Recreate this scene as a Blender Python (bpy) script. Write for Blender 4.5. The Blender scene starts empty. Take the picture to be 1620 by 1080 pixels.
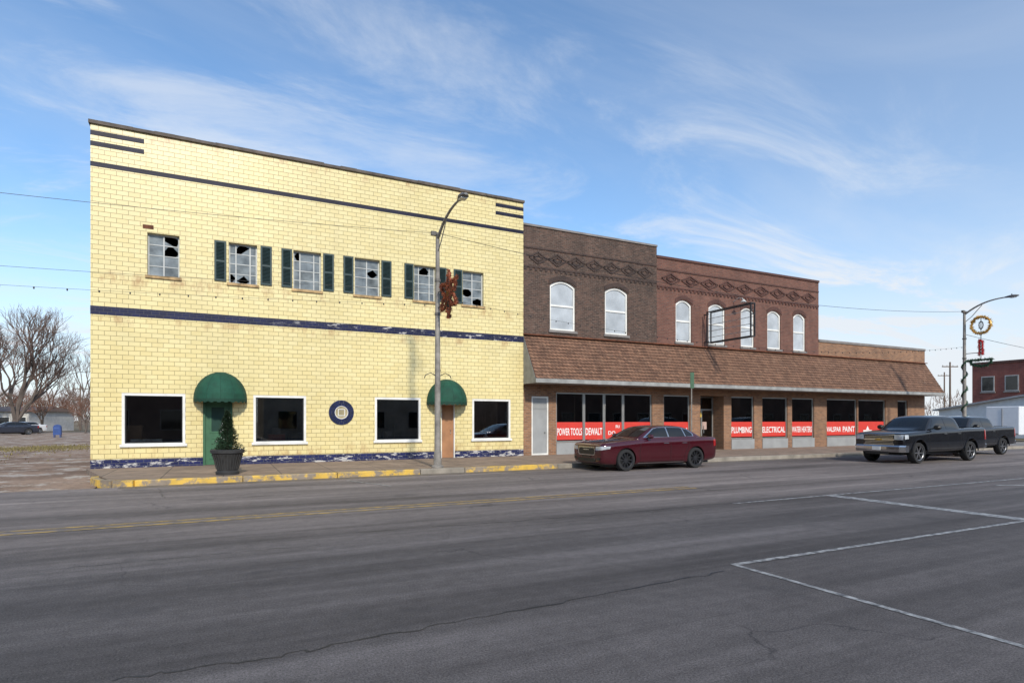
import bpy, bmesh, math, random
from math import sin, cos, tan, atan, radians as R, pi
from mathutils import Vector, Matrix
from mathutils.bvhtree import BVHTree
random.seed(7)
SC = bpy.context.scene; COL = SC.collection
# ------------------------------------------------------------ survey of the street (measured from the photo)
A = R(26.26); F = 925.0; H = 1.7; HY = 664.0
def fx(px, Y): return Y*tan(A+atan((px-810)/F))
def at(px, d):
    u = (px-810)/F
    return (d*sin(A)+u*d*cos(A), d*cos(A)-u*d*sin(A))
def gnd(px, py, z=0): return at(px, (H-z)*F/(py-HY))
Y0 = 22.6; SW = 0.15; YK = 17.7

# ------------------------------------------------------------ materials
def nt(name):
    m = bpy.data.materials.new(name); m.use_nodes = True
    t = m.node_tree; return m, t, t.nodes, t.links, t.nodes['Principled BSDF']
def math_(n, l, op, a, b=None, c=None, clamp=False):
    k = n.new('ShaderNodeMath'); k.operation = op; k.use_clamp = clamp
    for i, v in enumerate((a, b, c)):
        if v is None: continue
        if isinstance(v, (int, float)): k.inputs[i].default_value = v
        else: l.new(v, k.inputs[i])
    return k.outputs[0]
def mix(n, l, f, a, b, bt='MIX'):
    k = n.new('ShaderNodeMix'); k.data_type = 'RGBA'; k.blend_type = bt
    for s, v in ((k.inputs[0], f), (k.inputs[6], a), (k.inputs[7], b)):
        if isinstance(v, (int, float)): s.default_value = v
        elif isinstance(v, tuple): s.default_value = (*v[:3], 1)
        else: l.new(v, s)
    return k.outputs[2]
def pos(n, l, obj=False, scale=None):
    if obj: o = n.new('ShaderNodeTexCoord').outputs['Object']
    else: o = n.new('ShaderNodeNewGeometry').outputs['Position']
    if scale:
        v = n.new('ShaderNodeVectorMath'); v.operation = 'MULTIPLY'; l.new(o, v.inputs[0]); v.inputs[1].default_value = scale; o = v.outputs[0]
    return o
def noise(n, l, vec, s, d=4, rough=.55, dist=0):
    k = n.new('ShaderNodeTexNoise'); l.new(vec, k.inputs['Vector']); k.inputs['Scale'].default_value = s
    k.inputs['Detail'].default_value = d; k.inputs['Roughness'].default_value = rough; k.inputs['Distortion'].default_value = dist
    return k.outputs[0]
def mr(n, l, v, a, b, c=0., d=1., smooth=False):
    k = n.new('ShaderNodeMapRange'); l.new(v, k.inputs[0])
    if smooth: k.interpolation_type = 'SMOOTHSTEP'
    for i, x in enumerate((a, b, c, d)): k.inputs[i+1].default_value = x
    return k.outputs[0]
def bump(n, l, h, p, strength=.4, dist=.01):
    k = n.new('ShaderNodeBump'); k.inputs['Strength'].default_value = strength; k.inputs['Distance'].default_value = dist
    l.new(h, k.inputs['Height']); l.new(k.outputs[0], p.inputs['Normal'])
def grey(n, l, v):
    g = n.new('ShaderNodeCombineColor')
    for i in range(3): l.new(v, g.inputs[i])
    return g.outputs[0]
MATS = {}
def M(name, col, rough=.7, metal=0, var=.15, vs=3, bmp=0, obj=False, coat=0, spec=.5):
    if name in MATS: return MATS[name]
    m, t, n, l, p = nt(name)
    p.inputs['Roughness'].default_value = rough; p.inputs['Metallic'].default_value = metal
    p.inputs['Coat Weight'].default_value = coat; p.inputs['Coat Roughness'].default_value = .03
    p.inputs['Specular IOR Level'].default_value = spec
    v = pos(n, l, obj)
    nz = noise(n, l, v, vs, 5)
    l.new(mix(n, l, mr(n, l, nz, .3, .7), tuple(c*(1-var) for c in col), tuple(min(1, c*(1+var)) for c in col)), p.inputs['Base Color'])
    if bmp: bump(n, l, noise(n, l, v, vs*8, 4), p, bmp, .01)
    MATS[name] = m; return m
def worn(name, paint, under, scale, lo, hi, rough=.6):
    m, t, n, l, p = nt(name); v = pos(n, l)
    f = mr(n, l, noise(n, l, v, scale, 8, .7), lo, hi)
    g = mr(n, l, noise(n, l, v, scale*.7, 6, .7), .3, .7, .7, 1.15)
    l.new(mix(n, l, 1., mix(n, l, f, under, paint), grey(n, l, g), 'MULTIPLY'), p.inputs['Base Color']); p.inputs['Roughness'].default_value = rough
    MATS[name] = m; return m
def brick(name, c1, c2, mortar, bw, rh, ms, rough=.8, bias=0., var=.2, vs=1.2, bmp=.5, extra=None, stretch=True, off=.5, z0=0., spec=.5):
    m, t, n, l, p = nt(name); P = pos(n, l); p.inputs['Specular IOR Level'].default_value = spec
    s = n.new('ShaderNodeSeparateXYZ'); l.new(P, s.inputs[0])
    c = n.new('ShaderNodeCombineXYZ')
    l.new(math_(n, l, 'ADD', s.outputs[0], s.outputs[1]), c.inputs[0]); l.new(math_(n, l, 'SUBTRACT', s.outputs[2], z0), c.inputs[1])
    b = n.new('ShaderNodeTexBrick'); l.new(c.outputs[0], b.inputs['Vector'])
    b.inputs['Scale'].default_value = 1; b.inputs['Brick Width'].default_value = bw; b.inputs['Row Height'].default_value = rh
    b.inputs['Mortar Size'].default_value = ms; b.inputs['Mortar Smooth'].default_value = .1; b.inputs['Bias'].default_value = bias
    b.offset = off
    b.inputs['Color1'].default_value = (*c1, 1); b.inputs['Color2'].default_value = (*c2, 1); b.inputs['Mortar'].default_value = (*mortar, 1)
    col = b.outputs['Color']
    vv = pos(n, l, scale=(1, 1, .35) if stretch else None)
    nz = mr(n, l, noise(n, l, vv, vs, 7, .65), .3, .72, 1-var, 1+var*.6)
    col = mix(n, l, 1., col, grey(n, l, nz), 'MULTIPLY')
    if extra: col = extra(n, l, P, s, col)
    l.new(col, p.inputs['Base Color']); p.inputs['Roughness'].default_value = rough
    if bmp: bump(n, l, math_(n, l, 'SUBTRACT', 1., b.outputs['Fac']), p, bmp, .008)
    MATS[name] = m; return m

def yellow_extra(n, l, P, s, col):
    z = s.outputs[2]
    def pk(c, w): return mr(n, l, math_(n, l, 'ABSOLUTE', math_(n, l, 'SUBTRACT', z, c)), 0, w, 1, 0)
    m1 = math_(n, l, 'MAXIMUM', pk(6.25, .35), math_(n, l, 'MAXIMUM', pk(11.05, .35), math_(n, l, 'MAXIMUM', pk(.45, .5), pk(4.95, .3))))
    nn = mr(n, l, noise(n, l, pos(n, l, scale=(1, 1, .5)), 2.6, 8, .7), .50, .66)
    col = mix(n, l, math_(n, l, 'MULTIPLY', math_(n, l, 'MULTIPLY', m1, nn), .7), col, (.36, .18, .07))
    st = mr(n, l, noise(n, l, pos(n, l, scale=(1, 1, .07)), 2.3, 6, .6), .56, .75)
    col = mix(n, l, math_(n, l, 'MULTIPLY', st, .22), col, (.42, .31, .15))
    chips = mr(n, l, noise(n, l, P, 9, 5, .6), .70, .74)
    return mix(n, l, math_(n, l, 'MULTIPLY', chips, .5), col, (.72, .68, .6))
tile_y = brick('glazed_yellow_tile', (.72, .60, .285), (.765, .655, .34), (.32, .245, .115), .325, .152, .0072, rough=.3, var=.09, vs=.6, bmp=.6, extra=yellow_extra)
def blue_extra(lo, hi, xs=None):
    def f(n, l, P, s, col):
        nn = mr(n, l, noise(n, l, pos(n, l, scale=(.8, 1, 2.5)), 3.2, 8, .7), lo, hi)
        if xs: nn = math_(n, l, 'MULTIPLY', nn, mr(n, l, s.outputs[0], xs[0], xs[1], .0, 1))
        return mix(n, l, nn, col, (.50, .48, .46))
    return f
tile_b = brick('glazed_navy_tile', (.007, .008, .024), (.012, .012, .036), (.03, .03, .04), .325, .152, .006, rough=.5, var=.3, spec=.25)
tile_bw = brick('chipped_navy_tile', (.008, .010, .042), (.010, .014, .065), (.07, .07, .08), .22, .11, .006, rough=.45, var=.3, extra=blue_extra(.57, .62, (1.0, 4.5)), spec=.25)
tile_base = brick('chipped_base_tile', (.008, .012, .065), (.014, .02, .10), (.11, .11, .12), .22, .1, .007, rough=.4, var=.3, extra=blue_extra(.54, .58), spec=.3)
def speck(lo, hi, c, s=6, k=.5):
    def f(n, l, P, sx, col):
        return mix(n, l, math_(n, l, 'MULTIPLY', mr(n, l, noise(n, l, P, s, 8, .8), lo, hi), k), col, c)
    return f
br_brown = brick('brown_brick', (.048, .027, .020), (.115, .060, .042), (.13, .10, .08), .215, .075, .009, var=.4, bmp=.8, extra=speck(.54, .68, (.28, .21, .17)))
br_red = brick('red_brick', (.135, .050, .036), (.20, .078, .053), (.16, .115, .09), .215, .075, .009, var=.3, bmp=.8, extra=speck(.58, .7, (.28, .21, .17)))
br_darkred = brick('dark_red_trim_brick', (.075, .028, .022), (.11, .041, .031), (.08, .05, .04), .215, .075, .009, var=.3)
br_darkbrown = brick('dark_trim_brick', (.036, .021, .017), (.065, .036, .028), (.06, .045, .04), .215, .075, .009, var=.3)
br_tan = brick('tan_brick', (.34, .165, .082), (.20, .094, .052), (.28, .21, .15), .215, .075, .010, var=.25, bmp=.8)
br_far = brick('distant_red_brick', (.20, .055, .042), (.25, .075, .055), (.18, .11, .09), .4, .15, .01, var=.2, bmp=0)
shing = brick('brown_shingle', (.235, .122, .074), (.14, .072, .045), (.045, .024, .016), .19, .15, .012, rough=.9, var=.25, vs=2.5, bmp=1.0, extra=speck(.52, .68, (.32, .20, .13), 4, .5))
side_brick = brick('side_brick', (.2, .12, .09), (.26, .16, .11), (.3, .27, .24), .215, .075, .010, var=.25)
br_opp = M('reflection_wall', (.16, .10, .075), .9, var=.25, vs=.6); br_opp2 = M('reflection_wall_pale', (.30, .25, .20), .9, var=.25, vs=.6)

def asphalt():
    m, t, n, l, p = nt('asphalt'); P = pos(n, l)
    big = mr(n, l, noise(n, l, pos(n, l, scale=(.16, 1, 1)), .45, 6, .65), .34, .66, .62, 1.36)
    streak = mr(n, l, noise(n, l, pos(n, l, scale=(.03, 1, 1)), 2.2, 6, .65), .35, .65, .74, 1.24)
    fine = mr(n, l, noise(n, l, P, 60, 2, .9), .3, .7, .45, 1.6)
    med = mr(n, l, noise(n, l, P, 5, 7, .75), .3, .7, .8, 1.2)
    v = math_(n, l, 'MULTIPLY', math_(n, l, 'MULTIPLY', math_(n, l, 'MULTIPLY', big, fine), med), streak)
    s = n.new('ShaderNodeSeparateXYZ'); l.new(P, s.inputs[0])
    w = n.new('ShaderNodeMath'); w.operation = 'SINE'
    l.new(math_(n, l, 'MULTIPLY', s.outputs[1], 3.4), w.inputs[0])
    v = math_(n, l, 'MULTIPLY', v, mr(n, l, w.outputs[0], -1, 1, .88, 1.12))
    c = n.new('ShaderNodeCombineColor')
    for i, k in enumerate((.094, .085, .084)): l.new(math_(n, l, 'MULTIPLY', v, k), c.inputs[i])
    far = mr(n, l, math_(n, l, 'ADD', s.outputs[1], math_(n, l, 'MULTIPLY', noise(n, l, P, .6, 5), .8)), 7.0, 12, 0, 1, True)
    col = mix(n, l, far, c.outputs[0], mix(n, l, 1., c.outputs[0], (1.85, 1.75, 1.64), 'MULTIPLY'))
    ob = mr(n, l, noise(n, l, pos(n, l, scale=(.6, 1, 1)), 1.1, 3, .5), .62, .72)
    col = mix(n, l, math_(n, l, 'MULTIPLY', ob, .35), col, (.03, .03, .033))
    d = n.new('ShaderNodeVectorMath'); d.operation = 'MULTIPLY_ADD'
    nz = n.new('ShaderNodeTexNoise'); l.new(P, nz.inputs['Vector']); nz.inputs['Scale'].default_value = 1.2; nz.inputs['Detail'].default_value = 6
    l.new(nz.outputs['Color'], d.inputs[0]); d.inputs[1].default_value = (1.4, 1.4, 0); l.new(P, d.inputs[2])
    vo = n.new('ShaderNodeTexVoronoi'); vo.feature = 'DISTANCE_TO_EDGE'; l.new(d.outputs[0], vo.inputs['Vector']); vo.inputs['Scale'].default_value = .22
    cr = mr(n, l, vo.outputs['Distance'], .0, .004, 1, 0)
    br = mr(n, l, noise(n, l, P, .5, 3), .5, .6)
    col = mix(n, l, math_(n, l, 'MULTIPLY', math_(n, l, 'MULTIPLY', cr, br), .6), col, (.018, .018, .02))
    sp = mr(n, l, noise(n, l, P, 130, 1, .5), .68, .74)
    col = mix(n, l, math_(n, l, 'MULTIPLY', sp, .5), col, (.34, .32, .30))
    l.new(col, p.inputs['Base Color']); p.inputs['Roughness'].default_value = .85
    p.inputs['Specular IOR Level'].default_value = .3
    bump(n, l, noise(n, l, P, 90, 3, .8), p, .6, .01)
    return m
road_m = asphalt()
def concrete(name, c, joint=1.5, js=.012):
    m, t, n, l, p = nt(name); P = pos(n, l)
    b = n.new('ShaderNodeTexBrick'); l.new(P, b.inputs['Vector']); b.offset = 0
    b.inputs['Scale'].default_value = 1; b.inputs['Brick Width'].default_value = joint; b.inputs['Row Height'].default_value = joint; b.inputs['Mortar Size'].default_value = js
    b.inputs['Color1'].default_value = (*c, 1); b.inputs['Color2'].default_value = (*[k*.86 for k in c], 1); b.inputs['Mortar'].default_value = (.06, .05, .04, 1)
    nz = mr(n, l, noise(n, l, P, 1.6, 8, .7), .3, .7, .6, 1.25)
    l.new(mix(n, l, 1., b.outputs['Color'], grey(n, l, nz), 'MULTIPLY'), p.inputs['Base Color']); p.inputs['Roughness'].default_value = .9
    bump(n, l, noise(n, l, P, 30, 4), p, .3, .01)
    return m
walk_m = concrete('pavement_concrete', (.28, .205, .15))
def dirt(name, a, b_, c3, s1=.3):
    m, t, n, l, p = nt(name); P = pos(n, l)
    f = mr(n, l, noise(n, l, P, s1, 8, .7), .44, .56)
    c = mix(n, l, f, a, b_)
    f3 = mr(n, l, noise(n, l, P, s1*2.2, 8, .75), .53, .57); c = mix(n, l, f3, c, c3)
    f2 = mr(n, l, noise(n, l, P, 4, 8, .85), .3, .7, .45, 1.4)
    l.new(mix(n, l, 1., c, grey(n, l, f2), 'MULTIPLY'), p.inputs['Base Color']); p.inputs['Roughness'].default_value = .95
    bump(n, l, noise(n, l, P, 20, 5, .8), p, .6, .02)
    return m
soil_m = dirt('ground_soil', (.20, .13, .08), (.15, .13, .06), (.22, .16, .1), .15)
lot_m = dirt('gravel_lot', (.32, .22, .155), (.20, .13, .085), (.46, .40, .34), .35)
cross_m = concrete('old_concrete', (.26, .24, .22), 4, .05)
white_mark = worn('white_road_paint', (.42, .42, .41), (.10, .098, .098), 8, .40, .60)
yellow_mark = worn('yellow_road_paint', (.44, .28, .06), (.14, .12, .10), 6, .40, .58)
kerb_y = worn('yellow_kerb_paint', (.66, .42, .07), (.26, .21, .16), 2.2, .45, .53)
kerb_c = M('kerb_concrete', (.26, .23, .19), .9, var=.3, vs=2)
seam_m = M('tar_seam', (.022, .022, .024), .6, var=.3, vs=5)

def glass_mat(name, tint=.75, fres=1.0, rough=.01):
    m = bpy.data.materials.new(name); m.use_nodes = True; t = m.node_tree; n = t.nodes; l = t.links
    n.clear(); o = n.new('ShaderNodeOutputMaterial'); tr = n.new('ShaderNodeBsdfTransparent'); tr.inputs[0].default_value = (tint, tint, tint, 1)
    g = n.new('ShaderNodeBsdfGlossy'); g.inputs['Roughness'].default_value = rough; g.inputs['Color'].default_value = (.9*fres, .93*fres, .95*fres, 1)
    f = n.new('ShaderNodeFresnel'); f.inputs[0].default_value = 2.1
    mx = n.new('ShaderNodeMixShader'); l.new(f.outputs[0], mx.inputs[0]); l.new(tr.outputs[0], mx.inputs[1]); l.new(g.outputs[0], mx.inputs[2]); l.new(mx.outputs[0], o.inputs[0])
    return m
glass = glass_mat('shop_glass', .8)
white = M('white_painted_trim', (.74, .73, .69), .5, var=.15, vs=2)
offw = M('window_blind_white', (.42, .45, .48), .35, var=.22, vs=1.2)
alum = M('aluminium_frame', (.36, .35, .33), .4, .5, var=.1)
greyp = M('grey_painted_steel', (.30, .305, .305), .5, var=.14, vs=1.5)
darkint = M('dark_interior', (.10, .08, .066), .9, var=.7, vs=.8)
shelfm = M('shop_fitting', (.16, .13, .11), .8, var=.6, vs=1.7)
palerefl = M('pale_reflection_panel', (.30, .31, .31), .8, var=.2, vs=.9)
shut_m = M('dark_green_shutter', (.022, .048, .050), .6, var=.15)
shut_slat = M('shutter_slat_green', (.016, .036, .038), .6)
awn_g = M('green_awning_canvas', (.005, .060, .035), .8, var=.3, vs=3)
awn_rib = M('green_awning_seam', (.004, .04, .024), .8)
green_door = M('green_door_paint', (.035, .12, .06), .5, var=.2)
ply = M('bare_plywood', (.33, .16, .075), .7, var=.25, vs=2)
cop = M('weathered_coping', (.105, .085, .07), .85, var=.4, vs=3)
copg = M('grey_clay_coping', (.20, .18, .17), .8, var=.25, vs=2)
rust = M('rusted_steel', (.14, .05, .025), .9, var=.4, vs=5)
redban = M('red_window_banner', (.62, .045, .03), .5, var=.06)
whtxt = M('white_lettering', (.80, .80, .78), .5, var=.02)
blackm = M('black_metal', (.018, .018, .02), .5, var=.2)
pole_m = M('galvanised_pole', (.25, .23, .205), .7, .1, var=.35, vs=4)
lamp_m = M('lamp_housing', (.16, .16, .16), .5, .4)
lens_m = M('lamp_lens', (.5, .5, .48), .2)
pane_g = M('hazy_window_glass', (.17, .19, .20), .15, var=.55, vs=2.2)
steelw = M('steel_sash_grey', (.47, .48, .47), .6, var=.15)
fascia_m = M('fascia_grey', (.28, .28, .27), .6, var=.25)
soffit_m = M('soffit_grey', (.26, .25, .24), .8)
roof_m = M('roof_tar', (.08, .08, .08), .9)

# ------------------------------------------------------------ mesh builder
class MB:
    def __init__(s): s.v = []; s.f = []
    def quad(s, *p):
        i = len(s.v); s.v += [tuple(q) for q in p]; s.f.append(tuple(range(i, i+len(p)))); return s
    def box(s, x0, x1, y0, y1, z0, z1):
        i = len(s.v)
        s.v += [(x, y, z) for z in (z0, z1) for y in (y0, y1) for x in (x0, x1)]
        for f in ((0, 2, 3, 1), (4, 5, 7, 6), (0, 1, 5, 4), (2, 6, 7, 3), (0, 4, 6, 2), (1, 3, 7, 5)): s.f.append(tuple(i+k for k in f))
        return s
    def bar(s, p, q, w, h, up=(0, 1, 0)):
        p = Vector(p); q = Vector(q); d = (q-p).normalized(); u = Vector(up); a = d.cross(u).normalized()*w/2; b = a.cross(d).normalized()*h/2
        i = len(s.v)
        s.v += [tuple(c+sx*a+sy*b) for c in (p, q) for sy in (-1, 1) for sx in (-1, 1)]
        for f in ((0, 1, 3, 2), (4, 6, 7, 5), (0, 4, 5, 1), (2, 3, 7, 6), (0, 2, 6, 4), (1, 5, 7, 3)): s.f.append(tuple(i+k for k in f))
        return s
    def tube(s, pts, r, seg=8, cap=True):
        pts = [Vector(p) for p in pts]; n = len(pts); rs = r if isinstance(r, (list, tuple)) else [r]*n
        base = len(s.v); ref = None
        for k in range(n):
            d = (pts[min(k+1, n-1)]-pts[max(k-1, 0)]).normalized()
            if ref is None: ref = Vector((0, 0, 1)) if abs(d.z) < .9 else Vector((1, 0, 0))
            a = d.cross(ref).normalized(); b = d.cross(a).normalized()
            if abs(d.dot(ref)) > .97: a = d.cross(Vector((1, 0, 0))).normalized(); b = d.cross(a).normalized()
            for j in range(seg):
                t = 2*pi*j/seg; s.v.append(tuple(pts[k]+rs[k]*(cos(t)*a+sin(t)*b)))
        for k in range(n-1):
            for j in range(seg):
                j2 = (j+1) % seg; s.f.append((base+k*seg+j, base+k*seg+j2, base+(k+1)*seg+j2, base+(k+1)*seg+j))
        if cap:
            s.f.append(tuple(base+j for j in range(seg))); s.f.append(tuple(base+(n-1)*seg+j for j in range(seg)))
        return s
    def lathe(s, prof, c=(0, 0, 0), seg=24, axis='z'):
        base = len(s.v)
        for (r, h) in prof:
            for j in range(seg):
                t = 2*pi*j/seg
                if axis == 'z': s.v.append((c[0]+r*cos(t), c[1]+r*sin(t), c[2]+h))
                else: s.v.append((c[0]+r*cos(t), c[1]+h, c[2]+r*sin(t)))
        for k in range(len(prof)-1):
            for j in range(seg):
                j2 = (j+1) % seg; s.f.append((base+k*seg+j, base+k*seg+j2, base+(k+1)*seg+j2, base+(k+1)*seg+j))
        return s
    def prism(s, poly, y0, y1):
        n = len(poly); i = len(s.v)
        s.v += [(x, y0, z) for x, z in poly]+[(x, y1, z) for x, z in poly]
        s.f.append(tuple(range(i, i+n))); s.f.append(tuple(range(i+2*n-1, i+n-1, -1)))
        for k in range(n): s.f.append((i+k, i+n+k, i+n+(k+1) % n, i+(k+1) % n))
        return s
    def build(s, name, mat, parent=None, smooth=False, local=False, bev=0):
        me = bpy.data.meshes.new(name)
        off = Vector((0, 0, 0))
        if parent is not None and not local: off = wloc(parent)
        me.from_pydata([tuple(Vector(v)-off) for v in s.v], [], s.f); me.validate()
        bm = bmesh.new(); bm.from_mesh(me); bmesh.ops.recalc_face_normals(bm, faces=bm.faces)
        bm.to_mesh(me); bm.free()
        me.materials.append(mat)
        if smooth:
            me.polygons.foreach_set('use_smooth', [True]*len(me.polygons)); me.set_sharp_from_angle(angle=R(40))
        o = bpy.data.objects.new(name, me); COL.objects.link(o)
        if parent is not None: o.parent = parent
        if bev:
            b = o.modifiers.new('b', 'BEVEL'); b.width = bev; b.segments = 2; b.limit_method = 'ANGLE'
        return o
def wloc(o):
    v = Vector((0, 0, 0))
    while o is not None: v += o.location; o = o.parent
    return v
def tag(o, label, cat, group=None):
    o['label'] = label; o['category'] = cat
    if group: o['group'] = group
    return o
def empty(name, loc, label, cat, group=None, rz=0):
    o = bpy.data.objects.new(name, None); COL.objects.link(o); o.location = loc; o.rotation_euler = (0, 0, rz); o.empty_display_size = .3
    return tag(o, label, cat, group)
def struct(o): o['kind'] = 'structure'; return o
def copy_tree(o, parent=None):
    c = o.copy(); COL.objects.link(c)
    if parent is not None: c.parent = parent
    for ch in list(o.children): copy_tree(ch, c)
    return c
def text(s, x0, x1, z0, z1, y, mat, name, parent, bold=.03):
    cu = bpy.data.curves.new('t', 'FONT'); cu.body = s; cu.offset = bold*.6; cu.resolution_u = 3
    o = bpy.data.objects.new('t', cu); COL.objects.link(o)
    dg = bpy.context.evaluated_depsgraph_get(); me = bpy.data.meshes.new_from_object(o.evaluated_get(dg))
    bpy.data.objects.remove(o)
    xs = [v.co.x for v in me.vertices]; ys = [v.co.y for v in me.vertices]
    sx = (x1-x0)/(max(xs)-min(xs)); sz = (z1-z0)/(max(ys)-min(ys)); off = wloc(parent); mx = min(xs); my = min(ys)
    for v in me.vertices:
        v.co = Vector((x0+(v.co.x-mx)*sx, y, z0+(v.co.y-my)*sz))-off
    me.materials.clear(); me.materials.append(mat)
    o = bpy.data.objects.new(name, me); COL.objects.link(o); o.parent = parent; return o

# ------------------------------------------------------------ setting
g = MB(); g.quad((-900, -400, -.04), (1200, -400, -.04), (1200, 1500, -.04), (-900, 1500, -.04)); struct(g.build('ground', soil_m))
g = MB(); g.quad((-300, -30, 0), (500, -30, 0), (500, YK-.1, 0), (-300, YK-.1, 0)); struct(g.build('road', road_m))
g = MB(); g.quad((-60, YK-.1, -.008), (-2.9, YK-.1, -.008), (-4.4, 100, -.008), (-40, 100, -.008)); struct(g.build('side_street', lot_m))
g = MB(); g.quad((44.5, YK-.1, -.004), (120, YK-.1, -.004), (120, 24, -.004), (56, 24, -.004), (56, 120, -.004), (44.5, 120, -.004)); struct(g.build('cross_street', cross_m))
pav = MB(); XL = -2.95
pts = [(XL+.9, YK+.16), (43.2, YK+.16), (43.2, 41), (41.7, 41), (41.7, Y0+.3), (-3.7, Y0+.3), (-3.85, Y0+10), (-4.1, Y0+10), (-3.9, Y0), (XL-.05, YK+1.6), (XL+.25, YK+.6)]
n = len(pts); i = 0; pav.v = [(x, y, SW) for x, y in pts]+[(x, y, -.03) for x, y in pts]; pav.f = [tuple(range(n))]+[(k, (k+1) % n, n+(k+1) % n, n+k) for k in range(n)]
struct(pav.build('pavement', walk_m))
def kerbseg(x0, x1, m, name='kerb'):
    b = MB(); N = max(1, int((x1-x0)/2.4)); w = (x1-x0)/N
    for k in range(N): b.box(x0+k*w+.006, x0+(k+1)*w-.006, YK-.02+random.uniform(-.012, .012), YK+.155, -.03, SW+.012+random.uniform(-.006, .006))
    return struct(b.build(name, m, bev=.02))
kerbseg(XL+.9, fx(665, YK), kerb_y); kerbseg(fx(665, YK), fx(735, YK), kerb_c); kerbseg(fx(735, YK), fx(882, YK), kerb_y); kerbseg(fx(882, YK), 43.2, kerb_c)
kc = MB()
ring = [(XL+.9, YK), (XL+.45, YK+.14), (XL+.12, YK+.5), (XL-.12, YK+1.1), (XL-.2, YK+1.7)]
for a, b in zip(ring, ring[1:]): kc.bar((*a, .06), (*b, .06), .17, .2, up=(0, 0, 1))
struct(kc.build('kerb_return', kerb_y))
g = MB(); g.quad((XL+.6, YK-.55, .003), (43, YK-.55, .003), (43, YK-.03, .003), (XL+.6, YK-.03, .003)); struct(g.build('gutter', worn('gutter_dust', (.18, .145, .115), (.12, .105, .095), 2.5, .35, .6)))
def mark(name, x0, x1, y0, y1, mat, z=.005):
    b = MB(); b.quad((x0, y0, z), (x1, y0, z), (x1, y1, z), (x0, y1, z)); return struct(b.build(name, mat))
mark('centre_line', -120, 10.6, 11.02, 11.13, yellow_mark); mark('centre_line', -120, 10.6, 11.31, 11.42, yellow_mark)
mark('lane_line', 9.3, 60, 8.63, 8.71, white_mark); mark('stop_line', 12.1, 12.42, 5.06, 8.62, white_mark)
mark('parking_line', 5.35, 40, 4.965, 5.045, white_mark); mark('parking_line', 5.345, 5.415, -2, 4.96, white_mark)
mark('parking_line', 15, 15.08, -2, 4.94, white_mark)
def gmark(name, a, b, w, m=white_mark, z=.006):
    p = gnd(*a); q = gnd(*b); mb = MB(); mb.bar((*p, z), (*q, z), w, .003, up=(0, 0, 1)); return struct(mb.build(name, m))
gmark('bay_mark', (550, 760), (618, 768.5), .07); gmark('bay_mark', (1575, 767.5), (1640, 767), .12)
def seam(pts, w=.03):
    b = MB(); P = []
    for (a, c) in zip(pts, pts[1:]):
        for k in range(14):
            t = k/14; P.append((a[0]+(c[0]-a[0])*t+random.gauss(0, .02), a[1]+(c[1]-a[1])*t+random.gauss(0, .02)))
    for a, c in zip(P, P[1:]):
        d = Vector((c[0]-a[0], c[1]-a[1])); q = Vector((-d.y, d.x)).normalized()*w*random.uniform(.2, .8)
        b.quad((a[0]-q.x, a[1]-q.y, .0035), (c[0]-q.x, c[1]-q.y, .0035), (c[0]+q.x, c[1]+q.y, .0035), (a[0]+q.x, a[1]+q.y, .0035))
    struct(b.build('road_seam', seam_m))
seam([gnd(180, 1075), gnd(420, 1040), gnd(660, 995), gnd(900, 950), gnd(1160, 900)], .016)
seam([gnd(1165, 893), gnd(1330, 868), gnd(1620, 822)], .010)
seam([gnd(560, 842), gnd(940, 815), gnd(1300, 782)], .014)
seam([gnd(250, 772), gnd(262, 790)], .012)
seam([gnd(40, 905), gnd(300, 880), gnd(520, 860)], .010)

# ------------------------------------------------------------ wall helper
def wall(x0, x1, z0, z1, y, holes, t=.3):
    b = MB(); xs = sorted({x0, x1, *[h[0] for h in holes], *[h[1] for h in holes]}); zs = sorted({z0, z1, *[h[2] for h in holes], *[h[3] for h in holes]})
    for i in range(len(xs)-1):
        for j in range(len(zs)-1):
            cx = (xs[i]+xs[i+1])/2; cz = (zs[j]+zs[j+1])/2
            if any(h[0] < cx < h[1] and h[2] < cz < h[3] for h in holes): continue
            b.quad((xs[i], y, zs[j]), (xs[i+1], y, zs[j]), (xs[i+1], y, zs[j+1]), (xs[i], y, zs[j+1]))
    for h in holes:
        a, c, d, e = h[:4]; r = h[4] if len(h) > 4 else 0
        b.quad((a, y, d), (a, y+t, d), (a, y+t, e-r), (a, y, e-r)); b.quad((c, y, d), (c, y+t, d), (c, y+t, e-r), (c, y, e-r))
        b.quad((a, y, d), (c, y, d), (c, y+t, d), (a, y+t, d))
        if r:
            N = 10; P = [(a+(c-a)*k/N, e-r+r*(1-(2*k/N-1)**2)) for k in range(N+1)]
            for p, q in zip(P, P[1:]):
                b.quad((p[0], y, p[1]), (q[0], y, q[1]), (q[0], y, e), (p[0], y, e)); b.quad((p[0], y, p[1]), (q[0], y, q[1]), (q[0], y+t, q[1]), (p[0], y+t, p[1]))
        else: b.quad((a, y, e), (c, y, e), (c, y+t, e), (a, y+t, e))
    return b
def frame(b, x0, x1, z0, z1, y, w, d):
    b.box(x0, x1, y, y+d, z0, z0+w); b.box(x0, x1, y, y+d, z1-w, z1); b.box(x0, x0+w, y, y+d, z0+w, z1-w); b.box(x1-w, x1, y, y+d, z0+w, z1-w); return b
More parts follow.
